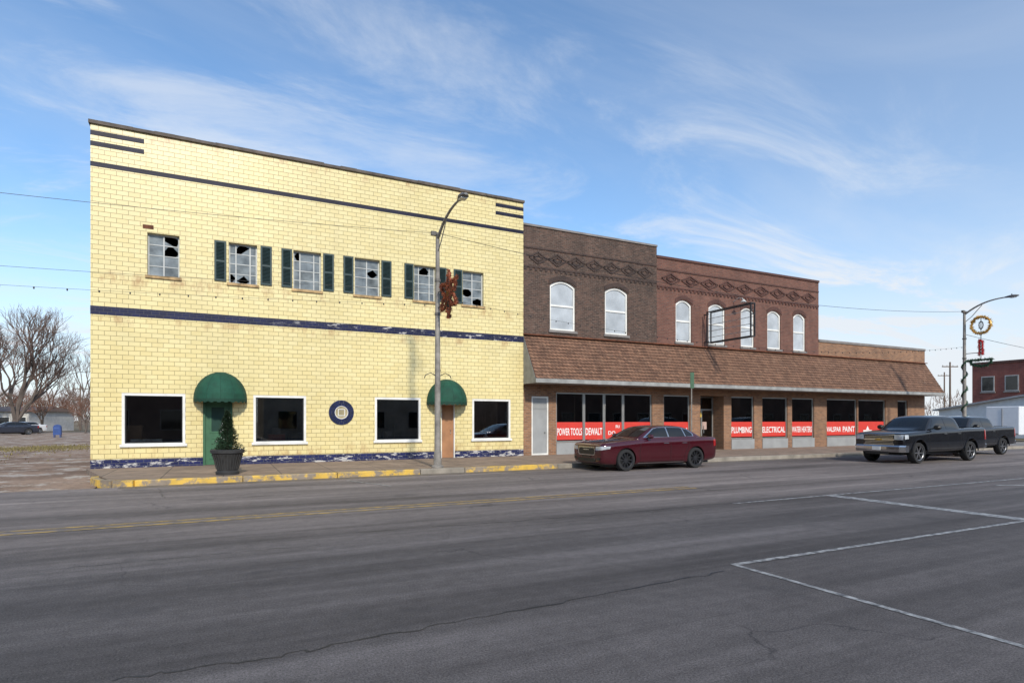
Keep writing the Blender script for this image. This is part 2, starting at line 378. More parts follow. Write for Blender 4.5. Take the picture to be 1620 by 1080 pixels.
def shell(parent, x0, x1, z1, depth, y=Y0, mat=side_brick, zf=4.0):
    s = MB(); y1 = y+depth
    s.quad((x0, y, SW-.1), (x0, y1, SW-.1), (x0, y1, z1), (x0, y, z1)); s.quad((x1, y, SW-.1), (x1, y1, SW-.1), (x1, y1, z1), (x1, y, z1)); s.quad((x0, y1, SW-.1), (x1, y1, SW-.1), (x1, y1, z1), (x0, y1, z1))
    s.build('side_wall', mat, parent)
    r = MB(); r.quad((x0+.01, y+.01, z1-.5), (x1-.01, y+.01, z1-.5), (x1-.01, y1-.01, z1-.5), (x0+.01, y1-.01, z1-.5)); r.build('roof', roof_m, parent)
    q = MB(); e = .05
    q.quad((x0+e, y+4.2, SW), (x1-e, y+4.2, SW), (x1-e, y+4.2, z1-.6), (x0+e, y+4.2, z1-.6)); q.quad((x0+e, y+.32, zf), (x1-e, y+.32, zf), (x1-e, y+4.2, zf), (x0+e, y+4.2, zf))
    q.quad((x0+e, y+.32, SW+.01), (x1-e, y+.32, SW+.01), (x1-e, y+4.2, SW+.01), (x0+e, y+4.2, SW+.01))
    q.quad((x0+e, y+.32, SW), (x0+e, y+4.2, SW), (x0+e, y+4.2, z1-.6), (x0+e, y+.32, z1-.6)); q.quad((x1-e, y+.32, SW), (x1-e, y+4.2, SW), (x1-e, y+4.2, z1-.6), (x1-e, y+.32, z1-.6))
    q.build('interior', darkint, parent)
def fittings(parent, xa, xb, y, seed):
    rnd = random.Random(seed); b = MB(); x = xa+.15
    b.box(xa+.1, xb-.1, y+1.3, y+1.7, SW+.02, SW+.5)
    while x < xb-.5:
        w = rnd.uniform(.25, .7); h = rnd.uniform(.25, 1.5); b.box(x, x+w, y+1.32, y+1.32+rnd.uniform(.2, .36), SW+.5, SW+.5+h); x += w+rnd.uniform(.02, .4)
    b.build('shop_fittings', shelfm, parent)

# ------------------------------------------------------------ yellow tile building
x0, x1, ZT = fx(143, Y0), fx(828, Y0), 11.12
YB = empty('commercial_building', ((x0+x1)/2, Y0, SW), 'two storey building faced with glazed yellow tile with navy bands and green domed awnings', 'building')
up = [(233, 284), (362, 407), (464, 508), (561, 601), (655, 689), (732, 765)]; UZ = (6.47, 7.88)
lo = [(193, 293), (401, 484), (593, 665), (747, 807)]; LZ = (.86, 2.57)
doors = [(321, 368, 2.42), (698, 720, 2.36)]
holes = [(fx(a, Y0), fx(b, Y0), *UZ) for a, b in up]+[(fx(a, Y0), fx(b, Y0), *LZ) for a, b in lo]+[(fx(a, Y0), fx(b, Y0), SW-.05, c) for a, b, c in doors]
wall(x0, x1, SW-.1, ZT, Y0, holes).build('wall', tile_y, YB)
shell(YB, x0, x1, ZT, 20)
cpb = MB(); cw_ = (x1-x0+.08)/26
for k in range(26): cpb.box(x0-.05+k*cw_+.002, x0-.05+(k+1)*cw_, Y0-.07+random.uniform(-.006, .006), Y0+.3, ZT, ZT+.105+random.uniform(-.012, .012))
cpb.build('coping', cop, YB)
def band(xa, xb, za, zb, m, name='tile_band'): MB().box(xa, xb, Y0-.008, Y0+.05, za, zb).build(name, m, YB)
band(x0-.004, x1+.003, 9.78, 9.93, tile_b)
band(x0-.004, x1+.003, 5.07, 5.34, tile_bw)
for k in range(2):
    band(x0-.004, fx(228, Y0), 10.77-.34*k, 10.92-.34*k, tile_b)
    band(fx(784, Y0), x1+.003, 10.77-.34*k, 10.92-.34*k, tile_b)
segs = [x0-.004, fx(321, Y0), fx(368, Y0), fx(698, Y0), fx(720, Y0), x1+.003]
for a, b in ((0, 1), (2, 3), (4, 5)): band(segs[a], segs[b], SW-.05, .43, tile_base, 'tile_base')
MB().box(fx(226, Y0), fx(243, Y0), Y0-.02, Y0+.02, 8.0, 8.12).build('rusty_lintel', rust, YB)
random.seed(3)
for wi, (a, b) in enumerate(up):
    wa, wb = fx(a, Y0), fx(b, Y0); yf = Y0+.14
    f = frame(MB(), wa, wb, *UZ, yf, .045, .05)
    ch = (UZ[1]-UZ[0])/4
    xs_ = [wa, wa+(wb-wa)*.25, wa+(wb-wa)*.75, wb] if wi in (1, 2, 4) else [wa, wa+(wb-wa)*.5, wb]; zs_ = [UZ[0]+ch*k for k in range(5)]
    for xm in xs_[1:-1]: f.box(xm-.02, xm+.02, yf+.002, yf+.048, UZ[0]+.045, UZ[1]-.045)
    for z in zs_[1:-1]: f.box(wa+.045, wb-.045, yf+.01, yf+.04, z-.014, z+.014)
    fr = f.build('window', steelw, YB)
    p = MB(); broken = [{(1, 3), (1, 2)}, {(0, 0), (1, 0), (1, 3)}, {(0, 3)}, {(1, 2)}, {(1, 3)}, {(0, 1), (1, 0)}][wi]
    for i in range(len(xs_)-1):
        for j in range(4):
            c = [(xs_[i], zs_[j]), (xs_[i+1], zs_[j]), (xs_[i+1], zs_[j+1]), (xs_[i], zs_[j+1])]
            if (i, j) in broken:
                for k in range(4):
                    if random.random() < .2: continue
                    q = c[k]; nxt = c[(k+1) % 4]; prv = c[k-1]; t1 = random.uniform(.2, .75); t2 = random.uniform(.2, .75)
                    p.quad((q[0], yf+.025, q[1]), (q[0]+(nxt[0]-q[0])*t1, yf+.025, q[1]+(nxt[1]-q[1])*t1), (q[0]+(prv[0]-q[0])*t2, yf+.025, q[1]+(prv[1]-q[1])*t2))
            else:
                tl = random.uniform(-.012, .012); p.quad(*[(u, yf+.025+(tl if q_ < 2 else -tl*.5), v) for q_, (u, v) in enumerate(c)])
    pn = p.build('pane', pane_g, fr)
    if broken: pn['label'] = 'hazy glass with broken panes'
    MB().box(wa-.06, wb+.06, Y0-.06, Y0+.13, UZ[0]-.09, UZ[0]).build('sill', M('rust_stained_sill', (.40, .27, .13), .8, var=.5, vs=5), fr)
for a, b in [(339, 358), (412, 430), (445, 462), (511, 528), (543, 559), (603, 619), (639.5, 654), (692, 706), (717.5, 731)]:
    sa, sb = fx(a, Y0), fx(b, Y0); s = frame(MB(), sa, sb, 6.5, 7.88, Y0-.05, .06, .046)
    s.box(sa+.06, sb-.06, Y0-.048, Y0-.006, 7.15, 7.22)
    so = s.build('shutter', shut_m, YB); sl = MB()
    for k in range(26):
        z = 6.58+k*.0485
        if abs(z-7.18) < .05: continue
        sl.bar(((sa+.06), Y0-.028, z), ((sb-.06), Y0-.028, z), .008, .045, up=(0, .7, .7))
    sl.box(sa+.05, sb-.05, Y0-.014, Y0-.005, 6.55, 7.84)
    sl.build('slats', shut_slat, so)
for wi, (a, b) in enumerate(lo):
    wa, wb = fx(a, Y0), fx(b, Y0)
    f = frame(MB(), wa-.005, wb+.005, LZ[0]-.005, LZ[1]+.005, Y0-.025, .08, .16).build('display_window', white, YB)
    frame(MB(), wa+.075, wb-.075, LZ[0]+.075, LZ[1]-.075, Y0+.05, .03, .05).build('inner_frame', blackm, f)
    MB().box(wa+.1, wb-.1, Y0+.07, Y0+.078, LZ[0]+.1, LZ[1]-.1).build('pane', glass, f)
    MB().box(wa-.06, wb+.06, Y0-.07, Y0-.027, LZ[0]-.04, LZ[0]+.05).build('sill', white, f)
for di, (a, b, zt) in enumerate(doors):
    da, db = fx(a, Y0), fx(b, Y0); m = green_door if di == 0 else ply
    f = MB(); w = .07 if di == 0 else .04
    f.box(da, da+w, Y0+.03, Y0+.2, SW, zt); f.box(db-w, db, Y0+.03, Y0+.2, SW, zt); f.box(da+w, db-w, Y0+.03, Y0+.2, zt-w, zt)
    f.build('door_frame', m if di == 0 else white, YB)
    d = MB(); yy = Y0+.12
    d.box(da+w, db-w, yy, yy+.05, SW+.01, zt-w)
    do = d.build('door', m, YB); do['label'] = 'green door' if di == 0 else 'door boarded with bare plywood'
    if di == 0:
        for (za, zb) in ((.35, 1.1), (1.25, 2.2)): frame(MB(), da+.2, db-.2, za, zb, yy-.02, .05, .018).build('door_panel', m, do)
        MB().box(da+.26, db-.26, yy-.006, yy-.001, 1.31, 2.14).build('door_glass', M('dim_door_glass', (.03, .06, .05), .1), do)
    h = MB(); h.tube([(db-.17, yy, 1.15), (db-.17, yy-.06, 1.15), (db-.17, yy-.06, 1.3), (db-.17, yy, 1.3)], .012); h.build('handle', alum, do)
def awning(xa, xb, z0):
    xc = (xa+xb)/2; rx = (xb-xa)/2; ry = .85; rz = .93; N = 24; K = 8
    b = MB(); P = []
    for k in range(K+1):
        e = k/K*pi/2; row = []
        for j in range(N+1):
            t = j/N*pi; sag = 1-.008*abs(sin(t*3))
            row.append((xc-rx*cos(t)*cos(e)*sag, Y0-.01-ry*sin(t)*cos(e)*sag, z0+rz*sin(e)))
        P.append(row)
    for k in range(K):
        for j in range(N): b.quad(P[k][j], P[k][j+1], P[k+1][j+1], P[k+1][j])
    a = b.build('awning', awn_g, YB, smooth=True)
    v = MB()
    for j in range(N):
        p, q = P[0][j], P[0][j+1]; dz = .13 if j % 2 else .10
        v.quad((p[0], p[1], z0), (q[0], q[1], z0), (q[0], q[1], z0-dz), (p[0], p[1], z0-dz))
    v.build('valance', awn_rib, a)
    st = MB()
    for j in range(4, N, 4): st.tube([(x, y-.001, z) for x, y, z in [P[k][j] for k in range(K+1)]], .006, 5)
    st.build('seams', awn_rib, a)
awning(fx(303, Y0)+.05, fx(392, Y0)-.02, 2.42); awning(fx(674, Y0)+.02, fx(741, Y0)-.12, 2.42)
ex, ez = fx(540, Y0), 1.98
rw = MB(); rw.lathe([(.0, -.012), (.465, -.012), (.465, 0)], (ex, Y0, ez), 36, 'y'); ro = rw.build('round_window', M('porthole_grout', (.20, .20, .19), .7), YB)
wd = MB(); navy = M('porthole_navy', (.008, .014, .06), .45, var=.4, vs=6, spec=.3)
for k in range(16):
    a0, a1 = 2*pi*(k+.04)/16, 2*pi*(k+.96)/16
    for (ra, rb_) in ((.24, .35), (.36, .458)):
        sh = .5 if ra > .3 else 0
        b0, b1 = a0+sh*2*pi/16, a1+sh*2*pi/16
        wd.prism([(ex+r_*cos(t_), ez+r_*sin(t_)) for r_, t_ in ((ra, b0), (rb_, b0), (rb_, (b0+b1)/2), (rb_, b1), (ra, b1), (ra, (b0+b1)/2))], Y0-.04, Y0-.01)
wd.build('navy_tiles', navy, ro)
c = MB(); c.lathe([(0, -.02), (.235, -.02)], (ex, Y0, ez), 32, 'y'); c.build('pane', M('porthole_glass', (.34, .29, .17), .25, var=.3), ro)
c = MB(); c.lathe([(.225, -.022), (.225, -.043), (.245, -.043), (.245, -.022)], (ex, Y0, ez), 32, 'y')
frame(c, ex-.13, ex+.13, ez-.13, ez+.13, Y0-.044, .025, .02)
c.build('muntins', white, ro)
def boxthing(name, lab, cat, px, w, h, d, mat, y=1.0):
    X_ = fx(px, Y0+y); o = empty(name, (X_, Y0+y, SW+.02), lab, cat)
    b = MB(); b.box(-w/2, w/2, -d/2, d/2, 0, h); b.build('carton', mat, o, local=True, bev=.01)
    t = MB(); t.box(-w/2-.002, w/2+.002, -.03, .03, h-.15, h+.003); t.build('tape', M('packing_tape', (.30, .20, .10), .5), o, local=True)
    return o
cb = M('cardboard', (.32, .20, .11), .9, var=.2)
boxthing('cardboard_box', 'tall cardboard box at the left inside the leftmost display window', 'box', 212, .5, 1.35, .4, cb, .6)
boxthing('cardboard_box', 'low red brown box inside the second display window from the left', 'box', 437, .6, 1.0, .4, M('red_carton', (.28, .05, .03), .8), .8)
sb = MB(); X_ = fx(232, Y0+.3); sb.box(X_-.45, X_+.45, Y0+.25, Y0+.28, .97, 1.06); tag(sb.build('notice_strip', white), 'low white notice strip on the sill of the leftmost display window', 'sign')
vp = empty('flower_vase', (fx(768, Y0+.25), Y0+.25, .9), 'vase of orange and white flowers inside the rightmost display window of the yellow building', 'vase')
v = MB(); v.lathe([(.0, 0), (.06, 0), (.09, .1), (.05, .2), (.06, .24)], (0, 0, 0), 12); v.build('vase', white, vp, smooth=True, local=True)
fl = MB()
for k in range(70):
    p = Vector((random.gauss(0, .12), random.gauss(0, .07), .33+random.gauss(0, .07))); a = Vector((random.uniform(-1, 1), random.uniform(-1, 1), random.uniform(-1, 1))).normalized()*.03; b_ = a.cross(Vector((.3, .5, .8))).normalized()*.03
    fl.quad(p-a, p-b_, p+a, p+b_)
fl.build('flowers', M('orange_white_petals', (.8, .5, .25), .7, var=.5, vs=30), vp, local=True)
fittings(YB, fx(410, Y0), fx(500, Y0), Y0+.6, 4); fittings(YB, fx(600, Y0), fx(690, Y0), Y0+1, 8)

# ------------------------------------------------------------ the brick row
YR = Y0+.06
xb0, xb1, xb2, xb3 = x1+.02, fx(1039, YR), fx(1295, YR), fx(1463, YR)
B1 = empty('commercial_building', ((xb0+xb1)/2, YR, SW), 'dark brown brick two storey building with two white arched windows beside the yellow building', 'building')
B2 = empty('commercial_building', ((xb1+xb2)/2, YR, SW), 'red brick two storey building with five narrow white arched windows', 'building')
B3 = empty('commercial_building', ((xb2+xb3)/2, YR, SW), 'low one storey tan brick building at the far end of the row', 'building')
arch1 = [(870, 910), (957, 993)]; arch2 = [(1069, 1094), (1121, 1147), (1172, 1193), (1214, 1235), (1255, 1274)]
ZA = (5.72, 7.95); ZB = (5.62, 7.75)
S1 = [(841, 868, 'door', ''), (880, 925, 'win', 'POWER TOOLS'), (925, 957, 'win', 'DEWALT'), (957, 987, 'win', 'RI'), (987, 1032, 'win', '')]
S2 = [(1050, 1092, 'win', 'MAN'), (1108, 1145, 'entry', ''), (1157, 1193, 'win', 'PLUMBING'), (1206, 1246, 'win', 'ELECTRICAL'), (1253, 1288, 'win', 'WATER HEATERS')]
S3 = [(1308, 1356, 'win', 'VALSPAR PAINT'), (1358, 1401, 'win', ''), (1420, 1436, 'win2', '')]
def facade(B, xa, xb, zt, arches, za, shops, mt, mlow, copm, capz):
    hol = []
    for a, b, k, _ in shops:
        hol.append((fx(a, YR), fx(b, YR), .68 if k.startswith('win') else SW-.05, 2.95 if k != 'door' else 2.75))
    mg = []
    for h in hol:
        if mg and abs(mg[-1][1]-h[0]) < .12 and mg[-1][2] == h[2]: mg[-1] = (mg[-1][0], h[1], h[2], h[3])
        else: mg.append(h)
    wall(xa, xb, SW-.1, 3.4, YR, mg).build('shopfront_wall', mlow, B)
    wall(xa, xb, 3.4, zt, YR, [(fx(a, YR), fx(b, YR), *za, .22) for a, b in arches]).build('wall', mt, B)
    shell(B, xa, xb, zt, 20, YR)
    MB().box(xa-.01, xb+.01, YR-.05, YR+.3, zt, zt+capz).build('coping', copm, B)
    for a, b in arches:
        wa, wb = fx(a, YR), fx(b, YR); z0, z1 = za; r = .22; w = .085
        N = 12; outer = [(wa, z0)]+[(wa+(wb-wa)*k/N, z1-r+r*(1-(2*k/N-1)**2)) for k in range(N+1)]+[(wb, z0)]
        f = MB(); yf = YR+.06
        cx = (wa+wb)/2; cz = (z0+z1)/2
        inner = [(x+(w if x < cx-.01 else -w if x > cx+.01 else 0)*(1 if abs(x-cx) > (wb-wa)/2-w else (abs(x-cx)/((wb-wa)/2))), z+(w if z < cz else -w)) for x, z in outer]
        n = len(outer)
        for k in range(n):
            p, q, pi_, qi = outer[k], outer[(k+1) % n], inner[k], inner[(k+1) % n]
            f.quad((p[0], yf, p[1]), (q[0], yf, q[1]), (qi[0], yf, qi[1]), (pi_[0], yf, pi_[1]))
            f.quad((pi_[0], yf, pi_[1]), (qi[0], yf, qi[1]), (qi[0], yf+.08, qi[1]), (pi_[0], yf+.08, pi_[1]))
        f.box(wa+w, wb-w, yf+.012, yf+.07, cz-.04, cz+.04)
        fo = f.build('window', white, B)
        p = MB(); ys = yf+.05
        p.quad(*[(x, ys, z) for x, z in inner]); p.build('blind_or_reflection', offw, fo)
        MB().box(wa-.08, wb+.08, YR-.07, YR+.1, z0-.11, z0-.001).build('sill', copg, fo)
        ar_ = MB(); N = 10; R0 = [(wa-.06+(wb-wa+.12)*k/N, z1-r+.01+(r+.02)*(1-(2*k/N-1)**2)) for k in range(N+1)]
        for p_, q_ in zip(R0, R0[1:]): ar_.prism([(p_[0], p_[1]), (q_[0], q_[1]), (q_[0], q_[1]+.2), (p_[0], p_[1]+.2)], YR-.025, YR+.01)
        ar_.build('arch', br_darkred if B is B2 else br_darkbrown, fo)
    for a, b, k, s in shops:
        wa, wb = fx(a, YR), fx(b, YR)
        if k.startswith('win'):
            f = frame(MB(), wa+.01, wb-.01, .69, 2.94, YR+.06, .055, .08).build('shop_window', alum, B)
            MB().box(wa+.06, wb-.06, YR+.1, YR+.106, .74, 2.9).build('pane', glass, f)
            MB().box(wa+.0, wb-.0, YR-.03, YR+.05, SW, .675).build('stall_riser', greyp, f)
            if s in ('PLUMBING', 'WATER HEATERS', 'VALSPAR PAINT'): MB().box(wa+.1, wb-.1, YR+.26, YR+.27, 1.55 if s != 'VALSPAR PAINT' else 2.1, 2.9).build('blind_or_reflection', palerefl, f)  # pale panel behind the pane, its colour stands in for reflections on the glass
            if k == 'win':
                fittings(B, wa, wb, YR, a)
                MB().box(wa+.07, wb-.07, YR+.085, YR+.095, .8, 1.6).build('banner', redban, f)
                w = wb-wa; yt = YR+.08
                if s == 'RI':
                    text('RI', wa+w*.62, wb-.2, 1.32, 1.46, yt, whtxt, 'lettering', f, .02); text('DO', wa+.25, wa+w*.6, 1.0, 1.18, yt, whtxt, 'lettering', f, .02)
                elif s == 'MAN': text(s, wb-w*.62, wb-.14, 1.0, 1.3, yt, whtxt, 'lettering', f)
                elif s == 'VALSPAR PAINT':
                    text('VALSPAR', wa+.1, wa+w*.5, 1.0, 1.3, yt, whtxt, 'lettering', f); text('PAINT', wa+w*.56, wb-.12, .98, 1.32, yt, whtxt, 'lettering', f)
                elif s: text(s, wa+.1, wb-.1, 1.0, 1.33, yt, whtxt, 'lettering', f)
                elif a == 1358:
                    e = MB(); xc = wa+w*.38
                    e.box(xc-.42, xc+.42, yt, yt+.004, .92, 1.08); e.prism([(xc-.16, 1.1), (xc+.16, 1.1), (xc, 1.34)], yt, yt+.004); e.build('lettering', whtxt, f)
        elif k == 'door':
            frame(MB(), wa, wb, SW, 2.74, YR+.03, .07, .1).build('door_frame', white, B)
            d = MB(); d.box(wa+.07, wb-.07, YR+.07, YR+.12, SW+.01, 2.67); d.box(wa+.07, wb-.07, YR+.05, YR+.069, 2.2, 2.25)
            do = d.build('door', greyp, B); do['label'] = 'plain grey steel door'
            MB().lathe([(0, 0), (.035, 0), (.035, .05), (0, .05)], (wb-.16, YR+.015, 1.15), 10, 'y').build('handle', alum, do)
        else:
            yy = YR+.75
            MB().box(wa-.02, wa, YR+.3, yy, SW, 2.95).build('entry_side', br_tan, B); MB().box(wb, wb+.02, YR+.3, yy, SW, 2.95).build('entry_side', br_tan, B)
            fr = frame(MB(), wa, wb, SW, 2.94, yy, .06, .08); fr.box((wa+wb)/2-.035, (wa+wb)/2+.035, yy+.001, yy+.079, SW+.06, 2.2); fr.box(wa+.06, wb-.06, yy+.002, yy+.078, 2.2, 2.28)
            do = fr.build('door', alum, B); do['label'] = 'recessed double glass shop door'
            MB().box(wa+.06, wb-.06, yy+.035, yy+.041, SW+.06, 2.88).build('pane', glass, do)
            nb = MB(); nb.box(wa+.3, wa+.8, yy-.012, yy-.004, 1.85, 2.1); nb.build('notice', M('yellow_notice', (.75, .5, .05), .5), do)
            nb = MB(); nb.box(wa+.85, wa+1.15, yy-.012, yy-.004, 1.2, 1.6); nb.build('notice', M('pale_notice', (.5, .35, .3), .5), do)
            hh = MB()
            for s_ in (-1, 1): hh.tube([((wa+wb)/2+s_*.1, yy-.05, 1.0), ((wa+wb)/2+s_*.1, yy-.05, 1.4)], .015)
            hh.build('handle', alum, do)
facade(B1, xb0, xb1, 10.2, arch1, ZA, S1, br_brown, br_tan, copg, .09)
facade(B2, xb1, xb2, 9.68, arch2, ZB, S2, br_red, br_tan, br_darkred, .12)
facade(B3, xb2, xb3, 6.25, [], ZA, S3, br_tan, br_tan, copg, .14)
def deco(B, xa, xb, zc, mt, n, rel):
    d = MB(); w = (xb-xa-.5)/n
    for k in range(n):
        cx = xa+.25+w*(k+.5); hw = w*.46; hh = .26
        for s in (1, .5):
            q = [(cx-hw*s, zc), (cx, zc+hh*s), (cx+hw*s, zc), (cx, zc-hh*s)]
            for i in range(4):
                a, b = q[i], q[(i+1) % 4]; d.bar((a[0], YR-rel/2, a[1]), (b[0], YR-rel/2, b[1]), .07, rel)
    d.build('brick_diamonds', mt, B)
    e = MB()
    for z in (zc+.42, zc-.42): e.box(xa+.02, xb-.02, YR-rel, YR+.01, z-.035, z+.035)
    N = int((xb-xa)/.26)
    for k in range(N): e.box(xa+.05+k*.26, xa+.17+k*.26, YR-rel*.9, YR+.01, zc-.57, zc-.45)
    e.build('string_course', mt, B)
deco(B1, xb0, xb1, 8.85, br_darkbrown, 7, .03); deco(B2, xb1, xb2, 8.72, br_darkred, 9, .04)
gx = fx(1160, YR); gl = MB(); gl.tube([(gx, YR, 7.95), (gx, YR-.3, 8.1), (gx, YR-.6, 8.05), (gx, YR-.68, 7.95)], .02, 6); gl.lathe([(.03, .1), (.16, -.05), (.15, -.05), (.0, .08)], (gx, YR-.68, 7.88), 14); gl.build('wall_lamp', M('pale_lamp_shade', (.5, .5, .48), .5), B2)
MC = empty('mansard_canopy', ((xb0+xb3)/2, Y0-.5, 3.2), 'long sloping brown shingled canopy running above the shop windows of the brick row', 'canopy')
yF = Y0-1.1; zt, zb_ = 5.42, 3.44
m = MB(); N = 60; cols = []
random.seed(11)
for k in range(N+1): cols.append((xb0+(xb3-xb0)*k/N, random.uniform(-.02, .02)))
for k in range(N):
    (xa, da), (xb, db) = cols[k], cols[k+1]
    for r in range(13):
        t0, t1 = r/13, (r+1)/13
        lift = .022+random.uniform(-.006, .012)
        m.quad((xa, YR-.01+(yF-YR)*t0+da*t0, zt+(zb_-zt)*t0), (xb, YR-.01+(yF-YR)*t0+db*t0, zt+(zb_-zt)*t0), (xb, YR-.01-lift+(yF-YR)*t1+db*t1, zt+(zb_-zt)*t1), (xa, YR-.01-lift+(yF-YR)*t1+da*t1, zt+(zb_-zt)*t1))
m.build('shingle_roof', shing, MC)
MB().box(xb0-.03, xb3+.03, YR-.16, YR-.005, zt-.01, zt+.04).build('ridge_flashing', rust, MC)
MB().box(xb0-.03, xb3+.03, yF-.07, yF+.03, 3.27, 3.44).build('fascia', fascia_m, MC)
MB().box(xb0, xb3, yF+.03, YR-.01, 3.28, 3.32).build('soffit', soffit_m, MC)
e = MB()
for x in (xb0-.02, xb3+.01): i = len(e.v); e.v += [(x, YR-.02, zt), (x, YR-.02, 3.26), (x, yF, 3.26), (x, yF, zb_), (x+.01, YR-.02, zt), (x+.01, YR-.02, 3.26), (x+.01, yF, 3.26), (x+.01, yF, zb_)]; e.f += [(i, i+1, i+2, i+3), (i+7, i+6, i+5, i+4), (i, i+3, i+7, i+4)]
e.build('end_panel', fascia_m, MC)
sx = fx(1114, YR); SG = empty('blade_sign_frame', (sx, YR, 5.6), 'empty black blade sign frame with rods projecting from the red brick building', 'sign frame')
s = MB(); yn, yw = 19.55, 22.35; z0, z1 = 5.6, 7.2
for dx in (-.13, .13):
    s.box(sx+dx-.025, sx+dx+.025, yn, yw, z1-.05, z1); s.box(sx+dx-.025, sx+dx+.025, yn, yw, z0, z0+.05)
    s.box(sx+dx-.025, sx+dx+.025, yn, yn+.05, z0+.05, z1-.05); s.box(sx+dx-.025, sx+dx+.025, yw-.05, yw, z0+.05, z1-.05)
for z in (z0, z0+.5, z0+1.05, z1-.05): s.box(sx-.104, sx+.104, yn+.002, yn+.048, z, z+.05)
s.build('frame', blackm, SG)
r = MB()
for k in range(4):
    z = z0+.3+k*.32; r.tube([(sx+.0, yn, z), (sx+.0, yw, z)], .016, 6)
r.build('rods', M('pale_tube_rod', (.35, .34, .32), .5), SG)
r = MB(); r.tube([(sx, yw, z1-.1), (sx, YR, z1-.1)], .03, 6); r.tube([(sx, yw, z0+.1), (sx, YR, z0+.1)], .03, 6); r.build('wall_bracket', blackm, SG)
r = MB(); r.tube([(sx, yn+.3, z1), (sx+1.2, YR, z1+1.5)], .007, 5); r.tube([(sx, yn+.3, z1), (sx-1.2, YR, z1+1.5)], .007, 5); r.build('guy_wires', blackm, SG)

# ------------------------------------------------------------ street lamps
def make_lamp(loc, label):
    L = empty('street_lamp', loc, label, 'street lamp', 'street lamps along the kerb')
    MB().lathe([(.0, 0), (.2, 0), (.2, .05), (.13, .09), (.12, .5), (.105, .55), (.0, .55)], (0, 0, 0), 16).build('base', pole_m, L, True, True)
    MB().tube([(0, 0, .5), (0, 0, 4), (0, 0, 7.65)], [.105, .085, .062], 14).build('pole', pole_m, L, True, True)
    pts = []
    for k in range(13):
        t = k/12; pts.append((0, -1.95*t, 7.45+.62*(1-(1-t)**2.4)))
    MB().tube(pts, [.05-.018*k/12 for k in range(13)], 10).build('arm', pole_m, L, True, True)
    MB().tube([(0, 0, 7.0), (0, -.35, 7.28), (0, -.85, 7.85)], .018, 6).build('brace', pole_m, L, True, True)
    h = MB(); y = -1.9
    sec = [(.0, .05, .05), (.12, .09, .07), (.3, .15, .09), (.45, .15, .085), (.60, .06, .04)]
    rows = []
    for (d, w, hh) in sec:
        rows.append([(w*cos(t)*1.0, y-d, 8.06+hh*sin(t)*(1 if sin(t) > 0 else .55)) for t in [2*pi*j/12 for j in range(12)]])
    for a, b in zip(rows, rows[1:]):
        for j in range(12): h.quad(a[j], a[(j+1) % 12], b[(j+1) % 12], b[j])
    h.quad(*rows[0]); h.quad(*rows[-1])
    hd = h.build('lamp_head', lamp_m, L, True, True)
    MB().box(-.1, .1, y-.47, y-.23, 7.99, 8.02).build('lens', lens_m, hd, local=True)
    MB().lathe([(0, .14), (.03, .14), (.035, .07)], (0, y-.3, 8.06), 8).build('photocell', lamp_m, hd, local=True)
    b = MB()
    for z in (5.0, 6.1, 7.6): b.lathe([(.07, -.04), (.1, -.04), (.1, .04), (.07, .04)], (0, 0, z), 12)
    b.box(-.22, -.05, -.05, .05, 7.55, 7.68)
    b.build('bands', M('pole_band', (.12, .11, .1), .6), L, local=True)
    return L
PX, PY = 6.27, 18.2; QX = 37.3
L1 = make_lamp((PX, PY, SW), 'street lamp standing in front of the yellow building with a star ornament')
h = MB()
h.tube([(.0, -.03, 2.95), (.25, -.03, 3.08), (.42, -.03, 3.0), (.46, -.03, 2.9)], .014, 6); h.tube([(.0, -.03, 2.95), (-.25, -.03, 3.08), (-.42, -.03, 3.0), (-.46, -.03, 2.9)], .014, 6); h.tube([(-.1, -.03, 3.15), (0, -.03, 3.3), (.1, -.03, 3.15)], .012, 6)
h.build('scroll_bracket', blackm, L1, local=True)
L2 = copy_tree(L1); L2.location = (QX, PY, SW); L2['label'] = 'street lamp at the far right corner wound with green garland'
for ch in list(L2.children):
    if ch.name.startswith('scroll'): bpy.data.objects.remove(ch)
def tinsel(b, pts, r, dens=26, closed=False):
    if closed: pts = pts+[pts[0]]
    for a, c in zip(pts, pts[1:]):
        a = Vector(a); c = Vector(c); n = max(3, int((c-a).length*dens*4))
        b.tube([a, c], r*.45, 5)
        for k in range(n):
            p = a.lerp(c, random.random()); d = Vector((random.gauss(0, 1), random.gauss(0, 1), random.gauss(0, 1))).normalized(); e = d.cross(Vector((.2, .7, .4))).normalized()
            b.quad(p-e*r*.3, p+e*r*.3, p+d*r*1.25)
red_t = M('rusty_red_tinsel', (.22, .060, .025), .7, var=.6, vs=6); grn_t = M('green_tinsel', (.012, .055, .025), .6, var=.4, vs=15); gold_t = M('gold_tinsel', (.58, .34, .08), .4, .2, var=.3, vs=15); redc = M('red_candle_tinsel', (.42, .02, .02), .5, var=.3, vs=15)
ST = empty('star_ornament', (PX, 17.15, 5.6), 'rusty red tinsel star ornament with green loops hung on the street lamp', 'ornament')
b = MB()
def pet(a, r0, r1, w):
    c = lambda r, o: (0, (r*cos(a)-o*sin(a)), (r*sin(a)+o*cos(a)))
    return [c(r0, 0), c((r0+r1)*.45, w), c(r1, 0), c((r0+r1)*.45, -w)]
for k in range(6): tinsel(b, pet(pi/2+k*pi/3, .10, .74 if k in (0, 3) else .80, .17), .085, 34, closed=True)
b.build('petals', red_t, ST, local=True)
b = MB()
for k in range(3): tinsel(b, pet(pi/6+.5+k*2*pi/3, .1, .45, .12), .06, closed=True)
b.build('green_loops', grn_t, ST, local=True)
b = MB(); tinsel(b, [(0, .1*cos(t), .1*sin(t)) for t in [k*pi/4 for k in range(8)]], .05, closed=True); b.build('centre', gold_t, ST, local=True)
